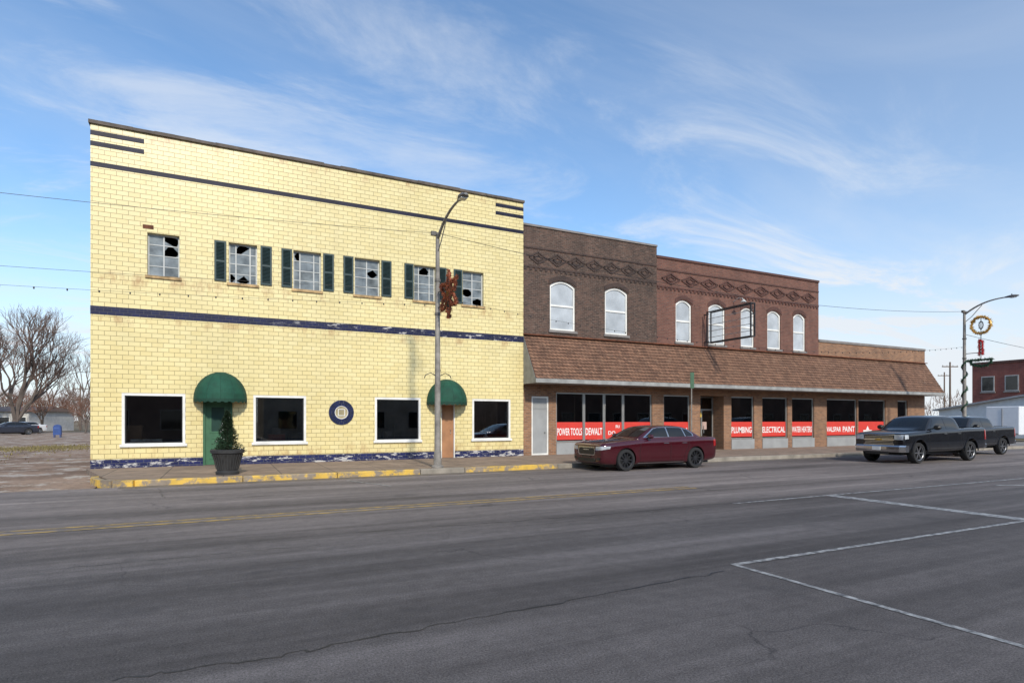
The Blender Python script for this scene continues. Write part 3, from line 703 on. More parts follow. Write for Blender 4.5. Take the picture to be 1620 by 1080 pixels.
b = MB(); b.tube([(0, 0, .25), (0, 1.05, .25)], .015, 6); b.tube([(0, 0, -.25), (0, 1.05, -.25)], .015, 6); b.tube([(0, .0, -.5), (0, .0, .5)], .015, 6); b.build('mount', blackm, ST, local=True)
CN = empty('candle_ornament', (QX, 17.4, 4.4), 'red candle ornament with gold ring and green base on the far right street lamp', 'ornament')
b = MB(); tinsel(b, [(0, .46*cos(t), 2.5+.46*sin(t)) for t in [k*pi/8 for k in range(16)]], .12, 40, closed=True); b.build('gold_ring', gold_t, CN, local=True)
b = MB(); tinsel(b, [(0, .10*cos(t), 2.5+.22*sin(t)) for t in [k*pi/4 for k in range(8)]], .05, closed=True); b.build('flame', M('dark_flame', (.05, .04, .03), .6), CN, local=True)
b = MB()
tinsel(b, [(0, -.08, .85), (0, -.07, 1.6), (0, .07, 1.7), (0, .08, .85)], .10)
b.build('candle', redc, CN, local=True)
b = MB(); tinsel(b, [(0, .5*cos(t), .55+.3*sin(t)) for t in [pi*.9+k*pi/9 for k in range(11)]], .12); tinsel(b, [(0, -.55, .6), (0, .7, .6)], .12); b.build('green_base', grn_t, CN, local=True)
b = MB(); b.tube([(0, 0, 1.0), (0, .8, 1.0)], .02, 6); b.tube([(0, 0, .6), (0, 0, 3)], .02, 6); b.build('mount', blackm, CN, local=True)
b = MB(); pts = [(QX+.13*cos(k*.9), PY+.13*sin(k*.9), 1.2+k*.115) for k in range(34)]; tinsel(b, pts, .085, 18); tag(b.build('garland', grn_t), 'green garland spiralling around the far right street lamp pole', 'garland')

def wire(name, lab, p, q, sag, r=.008, cat='wire', bulbs=0):
    p = Vector(p); q = Vector(q); pts = []
    for k in range(41):
        t = k/40; v = p.lerp(q, t); v.z -= sag*4*t*(1-t); pts.append(v)
    b = MB().tube(pts, r, 5)
    for k in range(bulbs):
        t = (k+.5)/bulbs; v = p.lerp(q, t); v.z -= sag*4*t*(1-t); b.lathe([(0, -.06), (.018, -.045), (.018, 0), (0, .005)], v, 6)
    tag(b.build(name, blackm), lab, cat)
wire('overhead_wire', 'high overhead wire running left from the lamp across the yellow facade', (PX-.1, PY, 7.78), (-34, PY, 8.0), .8, .007)
wire('overhead_wire', 'high overhead wire between the two street lamps', (PX+.1, PY, 7.78), (QX, PY, 7.78), .75, .009)
wire('overhead_wire', 'lower overhead wire crossing the left sky below the highest one', (PX-.1, PY, 5.95), (-34, PY, 6.1), .7, .005)
wire('overhead_wire', 'overhead wire leaving the far right lamp toward the right edge', (QX, PY, 6.5), (90, PY, 7.5), 1.2, .012)
wire('light_string', 'string of small festoon bulbs across the left sky lowest of the wires', (PX-.1, PY, 5.45), (-34, PY, 5.6), .65, .004, 'string lights', 60)
wire('light_string', 'string of small festoon bulbs between the two street lamps', (PX+.1, PY, 5.7), (QX, PY, 5.8), .9, .004, 'string lights', 60)

SX = fx(1094, 18.3); SN = empty('sign_post', (SX, 18.3, SW), 'thin post with narrow green sign behind the parked burgundy car', 'sign')
MB().tube([(0, 0, 0), (0, 0, 3.0)], .025, 8).build('post', pole_m, SN, local=True)
MB().box(-.1, .1, -.045, -.028, 2.85, 3.5).build('sign_plate', M('sign_back_green', (.07, .14, .08), .5, var=.2), SN, local=True, bev=.004)
px_, py_ = gnd(360, 750, SW); PT = empty('potted_tree', (px_, py_, SW), 'small evergreen in a dark urn planter on the pavement before the green door', 'potted plant')
MB().lathe([(0, 0), (.30, 0), (.31, .08), (.27, .12), (.33, .42), (.40, .60), (.44, .62), (.45, .70), (.41, .72), (.36, .69), (.0, .66)], (0, 0, 0), 28).build('planter', M('dark_urn', (.03, .03, .031), .65, var=.4, vs=6, bmp=.4), PT, True, True)
rb = MB()
for k in range(28):
    t = 2*pi*k/28; rb.tube([(.285*cos(t), .285*sin(t), .16), (.35*cos(t), .35*sin(t), .44), (.40*cos(t), .40*sin(t), .58)], .012, 5)
rb.build('planter_flutes', M('dark_urn_flute', (.04, .04, .04), .6), PT, local=True)
MB().tube([(0, 0, .6), (0, 0, 1.75)], [.03, .008], 6).build('trunk', M('bark', (.10, .07, .05), .9), PT, local=True)
lf = MB(); random.seed(2)
for br in range(120):
    hgt = (br/120)**1.15; a0 = br*2.4+random.uniform(-.3, .3); RR = (.38*(1-hgt)+.035)*random.uniform(.65, 1.2); zb0 = .70+hgt*1.10
    for k in range(75):
        s_ = random.random()**.6; rr = RR*s_; a = a0+random.gauss(0, .2)
        p = Vector((rr*cos(a), rr*sin(a), zb0+.10*s_-.16*s_*s_+random.gauss(0, .018)))
        out = Vector((cos(a+random.gauss(0, .5)), sin(a+random.gauss(0, .5)), random.uniform(-.4, .8))).normalized(); sd = out.cross(Vector((random.gauss(0, .5), random.gauss(0, .5), 1))).normalized(); L_ = random.uniform(.035, .075)
        lf.quad(p-sd*.010, p+sd*.010, p+out*L_+sd*.003)
lf.build('foliage', M('conifer_needles', (.022, .045, .018), .7, var=.6, vs=14), PT, local=True)
or_ = MB()
for k in range(22):
    hgt = random.random(); a = random.uniform(0, 2*pi); rr = .38*(1-hgt)+.03; or_.lathe([(0, -.016), (.014, -.007), (.014, .007), (0, .016)], (rr*cos(a), rr*sin(a), .72+hgt*1.0), 6)
or_.build('baubles', M('pale_bauble', (.4, .4, .38), .3), PT, local=True)

# ------------------------------------------------------------ vehicles
def eval_mesh(o):
    dg = bpy.context.evaluated_depsgraph_get(); dg.update(); return bpy.data.meshes.new_from_object(o.evaluated_get(dg))
def loft(stations, sect, sub=2):
    v = []; f = []; n = None
    for st in stations:
        half = sect(*st); n = len(half)
        ringp = [(st[0], -y, z) for y, z in half]+[(st[0], y, z) for y, z in half[-2:0:-1]]
        v += ringp
    m = len(ringp); S = len(stations)
    for k in range(S-1):
        for j in range(m): f.append((k*m+j, k*m+(j+1) % m, (k+1)*m+(j+1) % m, (k+1)*m+j))
    for base in (0, (S-1)*m):
        f.append((base, base+1, base+m-1))
        for j in range(1, n-2): f.append((base+j, base+j+1, base+m-j-1, base+m-j))
        f.append((base+n-2, base+n-1, base+n))
    me = bpy.data.meshes.new('loft'); me.from_pydata(v, [], f); me.validate()
    bm = bmesh.new(); bm.from_mesh(me); bmesh.ops.recalc_face_normals(bm, faces=bm.faces); bm.to_mesh(me); bm.free()
    o = bpy.data.objects.new('tmp', me); COL.objects.link(o); s = o.modifiers.new('s', 'SUBSURF'); s.levels = sub; s.render_levels = sub
    out = eval_mesh(o); bpy.data.objects.remove(o); return out
def carve(me, cutters):
    o = bpy.data.objects.new('tmp', me); COL.objects.link(o); tmp = []
    for c in cutters:
        co = bpy.data.objects.new('cut', c); COL.objects.link(co); tmp.append(co)
        m = o.modifiers.new('b', 'BOOLEAN'); m.object = co; m.operation = 'DIFFERENCE'; m.solver = 'EXACT'
    out = eval_mesh(o)
    for t in tmp+[o]: bpy.data.objects.remove(t)
    return out
def fixn(b):
    me = bpy.data.meshes.new('c'); me.from_pydata(b.v, [], b.f); bm = bmesh.new(); bm.from_mesh(me); bmesh.ops.recalc_face_normals(bm, faces=bm.faces); bm.to_mesh(me); bm.free(); return me
def cyl_mesh(x, y0, y1, z, r, seg=36):
    b = MB(); b.lathe([(r, y0), (r, y1)], (x, 0, z), seg, 'y'); b.f.append(tuple(range(seg))); b.f.append(tuple(range(2*seg-1, seg-1, -1))); return fixn(b)
def box_mesh(*a): return fixn(MB().box(*a))
def as_part(me, name, mat, parent, ang=32):
    me.materials.clear(); me.materials.append(mat); me.name = name
    me.polygons.foreach_set('use_smooth', [True]*len(me.polygons)); me.set_sharp_from_angle(angle=R(ang))
    o = bpy.data.objects.new(name, me); COL.objects.link(o); o.parent = parent; return o
def bvh_of(ms):
    V = []; P = []
    for me in ms:
        b = len(V); V += [v.co.copy() for v in me.vertices]; P += [tuple(b+i for i in p.vertices) for p in me.polygons]
    return BVHTree.FromPolygons(V, P)
def decal(T, poly, axis, side, off, mat, name, parent, cell=.07):
    bm = bmesh.new(); vs = [bm.verts.new((p[0], p[1], 0)) for p in poly]; bm.faces.new(vs)
    for ax in (0, 1):
        a = min(p[ax] for p in poly); b = max(p[ax] for p in poly); k = a+cell
        while k < b:
            co = (k, 0, 0) if ax == 0 else (0, k, 0); no = (1, 0, 0) if ax == 0 else (0, 1, 0)
            bmesh.ops.bisect_plane(bm, geom=bm.verts[:]+bm.edges[:]+bm.faces[:], plane_co=co, plane_no=no); k += cell
    bmesh.ops.triangulate(bm, faces=bm.faces)
    bad = []
    for v in bm.verts:
        if axis == 'y': o = Vector((v.co.x, side*4, v.co.y)); d = Vector((0, -side, 0))
        else: o = Vector((-4 if side < 0 else 12, v.co.x, v.co.y)); d = Vector((-side, 0, 0))
        h, nn, _, _ = T.ray_cast(o, d)
        if h is None: bad.append(v); continue
        if nn.dot(d) > 0: nn = -nn
        v.co = h+nn*off
    if bad: bmesh.ops.delete(bm, geom=bad, context='VERTS')
    bmesh.ops.recalc_face_normals(bm, faces=bm.faces)
    me = bpy.data.meshes.new(name); bm.to_mesh(me); bm.free(); me.materials.append(mat)
    me.polygons.foreach_set('use_smooth', [True]*len(me.polygons))
    o = bpy.data.objects.new(name, me); COL.objects.link(o); o.parent = parent; return o
car_glass = M('car_window_glass', (.010, .012, .014), .04, var=.1, spec=.6); chrome = M('chrome', (.55, .55, .56), .16, 1., var=.05)
darkc = M('black_plastic', (.012, .012, .013), .5, var=.2); tyre_m = M('tyre_rubber', (.018, .018, .019), .85, var=.2); lampc = M('clear_lamp', (.42, .44, .46), .08, var=.35, vs=9, obj=True, coat=1)
redl = M('red_tail_lamp', (.30, .01, .01), .15, coat=.6); seamc = M('panel_gap', (.004, .003, .003), .7)
rimk = M('dark_alloy', (.05, .05, .055), .3, .6); rims = M('silver_alloy', (.30, .30, .31), .3, .8)
def make_wheel(V, x, y, r, side, rim, width=.24, spokes=10):
    s = side; w = MB(); w.lathe([(r*.70, -.09*s), (r*.66, .0), (r*.2, .03*s), (0.001, .03*s)], (0, 0, 0), 28, 'y')
    wo = w.build('wheel', darkc, V, True, True); wo.location = (x, y, r)
    t = MB(); W = width/2; t.lathe([(r*.72, -W), (r*.93, -W), (r*.99, -W*.75), (r, 0), (r*.99, W*.75), (r*.93, W), (r*.80, W*1.02), (r*.72, W*.9), (r*.72, -W)], (0, 0, 0), 40, 'y')
    t.build('tyre', tyre_m, wo, True, True)
    q = MB(); yo = s*(W*.82)
    q.lathe([(r*.73, yo), (r*.70, yo+s*.012), (r*.66, yo), (r*.66, yo-s*.08), (r*.73, yo-s*.08)], (0, 0, 0), 40, 'y')
    q.lathe([(.001, yo-s*.01), (r*.14, yo-s*.012), (r*.17, yo-s*.05)], (0, 0, 0), 20, 'y')
    for k in range(spokes):
        a = 2*pi*k/spokes; q.bar((r*.1*cos(a), yo-s*.03, r*.1*sin(a)), (r*.68*cos(a), yo-s*.02, r*.68*sin(a)), r*.10, .03)
    q.build('rim', rim, wo, False, True)
def line(T, pts, w, V, name='panel_gap', side=-1, mat=None):
    for a, b in zip(pts, pts[1:]):
        d = Vector((b[0]-a[0], b[1]-a[1])); n = Vector((-d.y, d.x)).normalized()*w/2
        decal(T, [(a[0]-n.x, a[1]-n.y), (b[0]-n.x, b[1]-n.y), (b[0]+n.x, b[1]+n.y), (a[0]+n.x, a[1]+n.y)], 'y', side, .003, mat or seamc, name, V, .12)
def mirror(V, x, y, z, s, mat, k=1.):
    m_ = MB(); rows = []
    for d, w in ((0, .6), (.05, 1), (.14, .9), (.17, .5)):
        rows.append([(x-.08+d*.9*k, y+s*(.1+.1*cos(t)*w)*k, z+.075*sin(t)*w*k) for t in [2*pi*j/10 for j in range(10)]])
    for a, b in zip(rows, rows[1:]):
        for j in range(10): m_.quad(a[j], a[(j+1) % 10], b[(j+1) % 10], b[j])
    m_.quad(*rows[0]); m_.quad(*rows[-1]); m_.bar((x, y-s*.06, z-.05), (x, y+s*.08, z-.02), .04, .04, up=(0, 0, 1))
    m_.build('wing_mirror', mat, V, True, True)
def sorted_poly(p): return p if p[0][0] < p[1][0] else p[::-1]

def make_sedan(loc, rz, paint, label, group=None, detail=True, rim=rimk):
    V = empty('car', loc, label, 'car', group, rz)
    def sect(x, w, zb, zt, cr=.03):
        return [(0, zb), (w-.16, zb), (w-.06, zb+.03), (w-.01, zb+.14), (w, zb+.34), (w+.008, zt-.24), (w+.004, zt-.12), (w-.008, zt-.06), (w-.05, zt-.008), (w-.2, zt+cr*.5), (w*.45, zt+cr), (0, zt+cr*1.1)]
    st = [(0, .74, .32, .84, .0), (.015, .80, .28, .875, .01), (.06, .87, .24, .90, .02), (.18, .915, .21, .925, .03), (.45, .945, .195, .95, .04), (.9, .955, .19, .985, .045), (1.35, .96, .19, 1.02, .04), (1.6, .96, .19, 1.045, .0), (2.5, .96, .19, 1.06, 0), (3.5, .965, .19, 1.075, 0), (4.0, .965, .195, 1.09, .0), (4.35, .96, .21, 1.10, .01), (4.75, .94, .24, 1.10, .02), (4.95, .91, .27, 1.095, .015), (5.03, .88, .30, 1.075, .01), (5.045, .82, .36, 1.03, .0)]
    low = loft(st, sect)
    def gs(x, zr, wb):
        wr = wb-(zr-1.0)*.42
        return [(0, .95), (wb-.05, .95), (wb-.005, 1.02), (wb-.03, 1.07), (wr+.015, zr-.06), (wr-.04, zr-.012), (wr*.5, zr+.012), (0, zr+.02)]
    gst = [(1.42, 1.06, .82), (1.52, 1.085, .86), (1.66, 1.16, .885), (1.95, 1.315, .89), (2.18, 1.425, .895), (2.36, 1.475, .90), (2.8, 1.50, .90), (3.35, 1.495, .90), (3.65, 1.465, .895), (3.88, 1.39, .89), (4.15, 1.24, .87), (4.32, 1.15, .85), (4.42, 1.11, .81)]
    gh = loft(gst, gs)
    T = bvh_of([low, gh]); r = .365; xf, xr = .95, 4.0
    cut = [cyl_mesh(x, a, b, r+.01, r+.04) for x in (xf, xr) for a, b in ((-1.2, -.68), (.68, 1.2))]
    low = carve(low, cut)
    as_part(low, 'body', paint, V); as_part(gh, 'cabin', paint, V)
    MB().box(.25, 4.8, -.7, .7, .17, .5).build('underbody', darkc, V, local=True)
    for x in (xf, xr):
        for s in (-1, 1): make_wheel(V, x, s*.845, r, s, rim, .23, 10)
    for s in (-1, 1):
        decal(T, [(1.72, 1.10), (2.24, 1.405), (2.45, 1.44), (2.85, 1.452), (3.45, 1.44), (3.75, 1.37), (3.98, 1.22), (3.99, 1.125)], 'y', s, .004, chrome if detail else darkc, 'window_trim', V)
        decal(T, [(1.82, 1.118), (2.26, 1.388), (2.45, 1.422), (2.78, 1.434), (2.80, 1.118)], 'y', s, .009, car_glass, 'side_window', V)
        decal(T, [(2.86, 1.118), (2.84, 1.435), (3.40, 1.424), (3.50, 1.405), (3.58, 1.122)], 'y', s, .009, car_glass, 'side_window', V)
        decal(T, [(3.63, 1.125), (3.56, 1.39), (3.72, 1.355), (3.93, 1.215), (3.93, 1.135)], 'y', s, .009, car_glass, 'quarter_window', V)
    decal(T, [(-.70, 1.12), (.70, 1.12), (.66, 1.26), (.59, 1.43), (0, 1.45), (-.59, 1.43), (-.66, 1.26)], 'x', -1, .006, car_glass, 'windscreen', V)
    decal(T, [(-.64, 1.18), (.64, 1.18), (.54, 1.41), (-.54, 1.41)], 'x', 1, .006, car_glass, 'rear_window', V)
    for s in (-1, 1):
        decal(T, sorted_poly([(s*.54, .69), (s*.86, .71), (s*.87, .83), (s*.55, .82)]), 'x', -1, .006, lampc, 'headlight', V, .04)
        decal(T, sorted_poly([(s*.60, .36), (s*.78, .38), (s*.78, .46), (s*.58, .44)]), 'x', -1, .008, darkc, 'fog_lamp_bezel', V, .05)
        decal(T, sorted_poly([(s*.68, .74), (s*.88, .74), (s*.89, 1.02), (s*.70, 1.02)]), 'x', 1, .006, redl, 'tail_lamp', V, .05)
        decal(T, [(4.86, .76), (4.99, .78), (4.98, 1.01), (4.84, 1.0)], 'y', s, .006, redl, 'tail_lamp', V, .05)
        decal(T, [(.05, .72), (.30, .75), (.33, .83), (.06, .82)], 'y', s, .007, lampc, 'headlight', V, .04)
        line(T, [(1.56, 1.03), (1.50, .55), (1.55, .26)], .012, V, side=s); line(T, [(2.84, 1.09), (2.84, .26)], .012, V, side=s)
        line(T, [(3.70, 1.09), (3.64, .75), (3.47, .5), (3.44, .26)], .012, V, side=s); line(T, [(1.5, .28), (3.44, .28)], .012, V, side=s)
        hd = MB()
        for x in (2.64, 3.46): hd.box(x-.11, x+.11, s*.972-.012, s*.972+.012, .89, .915)
        hd.build('door_handle', chrome, V, local=True, bev=.005)
        decal(T, [(1.45, .235), (3.45, .235), (3.45, .26), (1.45, .26)], 'y', s, .006, chrome if detail else darkc, 'sill_trim', V, .2)
        mirror(V, 1.92, s*.92, 1.14, s, paint)
    decal(T, [(-.47, .52), (.47, .52), (.51, .66), (.47, .80), (-.47, .80), (-.51, .66)], 'x', -1, .006, chrome, 'grille_surround', V, .06)
    decal(T, [(-.43, .55), (.43, .55), (.465, .66), (.43, .77), (-.43, .77), (-.465, .66)], 'x', -1, .012, darkc, 'grille', V, .06)
    decal(T, [(-.56, .31), (.56, .31), (.50, .43), (-.50, .43)], 'x', -1, .008, darkc, 'lower_intake', V, .06)
    decal(T, [(-.17, .70), (0, .685), (.17, .70), (.17, .725), (-.17, .725)], 'x', -1, .02, chrome, 'emblem', V, .05)
    decal(T, [(-.26, .46), (.26, .46), (.26, .51), (-.26, .51)], 'x', -1, .02, darkc, 'plate_holder', V, .1)
    return V

trimg = M('grey_lower_trim', (.10, .10, .10), .45, .4)
def make_pickup(loc, rz, paint, label, group=None):
    V = empty('pickup_truck', loc, label, 'pickup truck', group, rz)
    def sect(x, w, zb, zt, cr=.02):
        return [(0, zb), (w-.1, zb), (w-.03, zb+.02), (w, zb+.12), (w+.01, zb+.35), (w-.005, zt-.2), (w-.012, zt-.07), (w-.05, zt-.01), (w-.15, zt+cr), (w*.5, zt+cr*1.3), (0, zt+cr*1.5)]
    st = [(.06, .92, .55, 1.10, 0), (.08, .96, .50, 1.15, 0), (.14, .985, .47, 1.18, .0), (.35, 1.0, .45, 1.20, .02), (1.0, 1.01, .45, 1.23, .04), (1.45, 1.01, .44, 1.26, .04), (1.7, 1.01, .44, 1.29, 0), (3.0, 1.01, .44, 1.31, 0), (3.9, 1.01, .44, 1.33, 0), (4.2, 1.01, .45, 1.36, 0), (5.6, 1.01, .48, 1.38, 0), (5.76, 1.0, .5, 1.385, 0), (5.82, .99, .55, 1.37, 0), (5.84, .96, .6, 1.33, 0)]
    low = loft(st, sect)
    def gs(x, zr, wb):
        wr = wb-(zr-1.2)*.33
        return [(0, 1.1), (wb-.04, 1.1), (wb, 1.18), (wb-.01, 1.28), (wr+.02, zr-.08), (wr-.05, zr-.02), (wr*.5, zr+.012), (0, zr+.02)]
    gst = [(1.42, 1.25, .84), (1.5, 1.29, .9), (1.62, 1.38, .93), (1.9, 1.60, .94), (2.15, 1.78, .945), (2.35, 1.85, .95), (2.8, 1.885, .95), (3.5, 1.875, .95), (3.82, 1.85, .95), (3.93, 1.80, .945), (4.0, 1.55, .94), (4.04, 1.25, .9)]
    gh = loft(gst, gs)
    T = bvh_of([low, gh]); r = .41; xf, xr = 1.0, 4.66
    cut = [cyl_mesh(x, a, b, r+.04, r+.085) for x in (xf, xr) for a, b in ((-1.3, -.66), (.66, 1.3))]+[box_mesh(4.14, 5.72, -.80, .80, .82, 2)]
    low = carve(low, cut)
    as_part(low, 'body', paint, V); as_part(gh, 'cab', paint, V)
    MB().box(.4, 5.6, -.62, .62, .32, .75).build('chassis', darkc, V, local=True)
    for x in (xf, xr):
        for s in (-1, 1): make_wheel(V, x, s*.87, r, s, rims, .27, 6)
    for s in (-1, 1):
        decal(T, [(1.86, 1.33), (2.28, 1.72), (2.40, 1.765), (2.88, 1.775), (2.88, 1.33)], 'y', s, .006, car_glass, 'side_window', V)
        decal(T, [(2.98, 1.33), (2.98, 1.775), (3.66, 1.765), (3.76, 1.72), (3.80, 1.33)], 'y', s, .006, car_glass, 'side_window', V)
        line(T, [(1.66, 1.25), (1.66, .5)], .014, V, side=s); line(T, [(2.93, 1.30), (2.93, .5)], .014, V, side=s); line(T, [(3.92, 1.30), (3.92, .95), (3.86, .5)], .014, V, side=s); line(T, [(4.08, 1.33), (4.08, .5)], .02, V, side=s)
        decal(T, [(1.7, .46), (4.0, .46), (4.0, .58), (1.7, .58)], 'y', s, .007, trimg, 'sill_trim', V, .2)
        hd = MB()
        for x in (2.75, 3.75): hd.box(x-.1, x+.1, s*1.02-.015, s*1.02+.015, 1.13, 1.165)
        hd.build('door_handle', trimg, V, local=True, bev=.005)
        mirror(V, 1.98, s*.98, 1.40, s, darkc, 1.35)
        decal(T, sorted_poly([(s*.60, .93), (s*.93, .93), (s*.93, 1.12), (s*.60, 1.12)]), 'x', -1, .01, lampc, 'headlight', V, .05)
        decal(T, [(.10, .95), (.30, .97), (.30, 1.12), (.12, 1.12)], 'y', s, .01, lampc, 'headlight', V, .05)
        decal(T, sorted_poly([(s*.80, .85), (s*.96, .85), (s*.96, 1.28), (s*.80, 1.28)]), 'x', 1, .008, redl, 'tail_lamp', V, .06)
        decal(T, [(5.68, .88), (5.80, .88), (5.80, 1.28), (5.68, 1.28)], 'y', s, .008, redl, 'tail_lamp', V, .05)
        N = 14; Rr = r+.10
        for x in (xf, xr):
            rg = MB()
            for k in range(N):
                t0 = pi*(-.02+1.04*k/N); t1 = pi*(-.02+1.04*(k+1)/N)
                rg.bar((x+Rr*cos(t0), s*1.015, r+.04+Rr*sin(t0)), (x+Rr*cos(t1), s*1.015, r+.04+Rr*sin(t1)), .045, .03)
            rg.build('arch_trim', paint, V, local=True)
    decal(T, [(-.86, 1.30), (.86, 1.30), (.78, 1.52), (.68, 1.76), (0, 1.785), (-.68, 1.76), (-.78, 1.52)], 'x', -1, .006, car_glass, 'windscreen', V)
    decal(T, [(-.7, 1.42), (.7, 1.42), (.64, 1.74), (-.64, 1.74)], 'x', 1, .006, car_glass, 'rear_window', V)
    decal(T, [(-.58, .74), (.58, .74), (.58, 1.12), (-.58, 1.12)], 'x', -1, .008, darkc, 'grille', V, .08)
    for z, w in ((.93, .055), (1.115, .03), (.74, .03)): decal(T, [(-.60, z-w/2), (.60, z-w/2), (.60, z+w/2), (-.60, z+w/2)], 'x', -1, .02, chrome, 'grille_bar', V, .2)
    for z in (.80, .86, .99, 1.05): decal(T, [(-.56, z-.009), (.56, z-.009), (.56, z+.009), (-.56, z+.009)], 'x', -1, .016, chrome, 'grille_bar', V, .2)
    e = MB(); e.box(0.03, 0.055, -.14, .14, .91, .955); e.box(.031, .054, -.05, .05, .89, .975); e.build('emblem', M('gold_emblem', (.5, .33, .08), .3, .5), V, local=True)
    bp = MB(); rows = []
    for y in (-1.0, -.85, -.4, .4, .85, 1.0):
        xo = -.08 if abs(y) < .5 else (-.05 if abs(y) < .9 else .12); rows.append([(xo, y, .45), (xo-.03, y, .56), (xo-.03, y, .66), (xo+.02, y, .715), (xo+.2, y, .715), (xo+.2, y, .45)])
    for a, b in zip(rows, rows[1:]):
        for j in range(6): bp.quad(a[j], a[(j+1) % 6], b[(j+1) % 6], b[j])
    bp.quad(*rows[0]); bp.quad(*rows[-1]); bp.build('front_bumper', chrome, V, True, True)
    MB().box(-.10, -.06, -.45, .45, .36, .46).build('air_dam', darkc, V, local=True)
    MB().box(-.125, -.112, -.16, .16, .52, .66).build('number_plate', white, V, local=True)
    MB().box(5.83, 6.0, -.95, .95, .52, .70).build('rear_bumper', chrome, V, local=True, bev=.03)
    return V
burg = M('burgundy_paint', (.060, .003, .008), .2, .25, var=.05, coat=1.)
blk = M('black_truck_paint', (.009, .010, .013), .14, 0, var=.1, coat=.4, spec=.4)
gry = M('charcoal_paint', (.012, .013, .016), .15, 0, var=.1, coat=.4, spec=.4)
make_sedan((11.05, 16.68, 0), 0, burg, 'glossy burgundy sedan parked at the kerb before the brown brick building')
make_pickup((23.35, 14.42, 0), 0, blk, 'black pickup truck driving left, the nearer of the two trucks')
make_pickup((29.75, 16.1, 0), 0, gry, 'charcoal pickup truck partly hidden behind the nearer black truck')
wp = M('white_car_paint', (.7, .7, .7), .3, coat=.8, var=.03); dk = M('navy_car_paint', (.02, .025, .04), .3, coat=.8); sv = M('silver_car_paint', (.35, .36, .38), .3, .5, coat=.8)
for px, d, rz, m, lab in ((6, 66, .5, dk, 'small dark car in the left distance nearest the picture edge'), (34, 72, .9, wp, 'distant white car parked at left before the low white building'), (14, 76, .6, sv, 'distant silver car behind the dark car at far left')):
    x, y = at(px, d); make_sedan((x-2, y, -.01), rz, m, lab, 'cars parked in the left distance', False, rims)

# ------------------------------------------------------------ trees
bark = M('tree_bark', (.12, .095, .08), .95, var=.3, vs=1); twig = M('tree_twigs', (.13, .09, .075), .95, var=.25, vs=.5); twigb = M('reddish_twigs', (.19, .10, .07), .95, var=.25, vs=.5)
def make_tree(seed, hgt, spread=.55, limbs=5, dep=6):
    rnd = random.Random(seed); tk = MB(); cr = MB()
    def grow(p, d, L, r, k):
        n = 3; pts = [p]
        for i in range(n):
            d = (d+Vector((rnd.gauss(0, .13), rnd.gauss(0, .13), rnd.gauss(0, .08)+.05))).normalized(); p = p+d*L/n; pts.append(p)
        rs = [r*(1-.3*i/n) for i in range(n+1)]
        (tk if k < 3 else cr).tube(pts, rs, 6 if k < 2 else 4 if k < 3 else 3, False)
        if k >= dep: return
        nb = rnd.choice((2, 3, 3)) if k else limbs
        for i in range(nb):
            q = pts[-1] if i < 2 else pts[rnd.randint(1, n)]
            a = rnd.uniform(0, 2*pi); sp = spread*rnd.uniform(.5, 1.35)
            u = d.cross(Vector((cos(a), sin(a), .3))).normalized(); nd = (d*cos(sp)+u*sin(sp)); nd.z += .14; nd.normalize()
            grow(q, nd, L*rnd.uniform(.68, .88), max(r*.62, .012), k+1)
    grow(Vector((0, 0, 0)), Vector((0, 0, 1)), hgt*.23, hgt*.020, 0)
    return tk, cr
def tree_obj(name, tb, loc, lab, grp, cm):
    o = empty(name, loc, lab, 'tree', grp); tb[0].build('trunk', bark, o, False, True); tb[1].build('crown', cm, o, False, True); return o
T1 = make_tree(4, 19, .46, 5, 7); T2 = make_tree(9, 10, .42, 4, 6); T3 = make_tree(21, 7.5, .65, 6, 6)
x, y = at(24, 72); t1 = tree_obj('bare_tree', T1, (x, y, 0), 'largest bare tree at the left edge of the picture', 'bare trees in the left distance', twig)
x, y = at(128, 95); t2 = tree_obj('bare_tree', T2, (x, y, 0), 'bare tree just left of the yellow building', 'bare trees in the left distance', twig); t2.scale = (1.1, 1.1, 1.5)
x, y = at(66, 84); t3 = tree_obj('bare_tree', T3, (x, y, 0), 'low reddish bare tree in the middle of the left distance', 'bare trees in the left distance', twigb)
for src, px, d, sc, rz, lab in ((t1, -30, 80, 1.0, 2, 'bare tree cut by the left picture edge'), (t3, 100, 105, 1.1, 1.2, 'small bare tree halfway between the largest tree and the yellow building'), (t3, 15, 100, 1.2, 3, 'low bare tree behind the small dark car at left'), (t2, 80, 125, 1.55, 4, 'distant bare tree standing behind the low reddish tree'), (t3, 135, 75, .8, 5, 'shrubby bare tree at the left corner of the yellow building')):
    c = copy_tree(src); x, y = at(px, d); c.location = (x, y, 0); c.scale = (sc, sc, sc); c.rotation_euler = (0, 0, rz); c['label'] = lab
fw = MB(); random.seed(5)
for k in range(13000):
    px = random.uniform(-200, 180) if k < 9500 else random.uniform(1440, 1900); d = random.uniform(140, 210); x, y = at(px, d)
    top = 6.6+2.4*sin(px*.06)+1.5*sin(px*.17+1); z = top*random.random()**.7; a = Vector((random.gauss(0, .4), 0, random.uniform(.4, 1.4))); w = Vector((cos(A), -sin(A), 0))*random.uniform(.03, .12)
    p = Vector((x, y, z)); fw.quad(p-w, p+w, p+a*1.3)
wd = fw.build('distant_wood', M('far_twigs', (.13, .09, .075), 1, var=.35, vs=.1)); wd['kind'] = 'stuff'; wd['label'] = 'brown bare woodland along the horizon'; wd['category'] = 'wood'
gr = MB()
for k in range(9000):
    a, b_, sa_ = random.choice([(-19, 40, 2), (-15, 36, 2.5), (-12, 31, 1.5), (-9.5, 44, 1.5)]); x = a+random.gauss(0, sa_); y = b_+random.gauss(0, 2)
    s = random.uniform(.02, .05); t = random.uniform(0, pi); gr.quad((x-s*cos(t), y-s*sin(t), -.02), (x+s*cos(t), y+s*sin(t), -.02), (x+random.gauss(0, .03), y, random.uniform(.03, .12)))
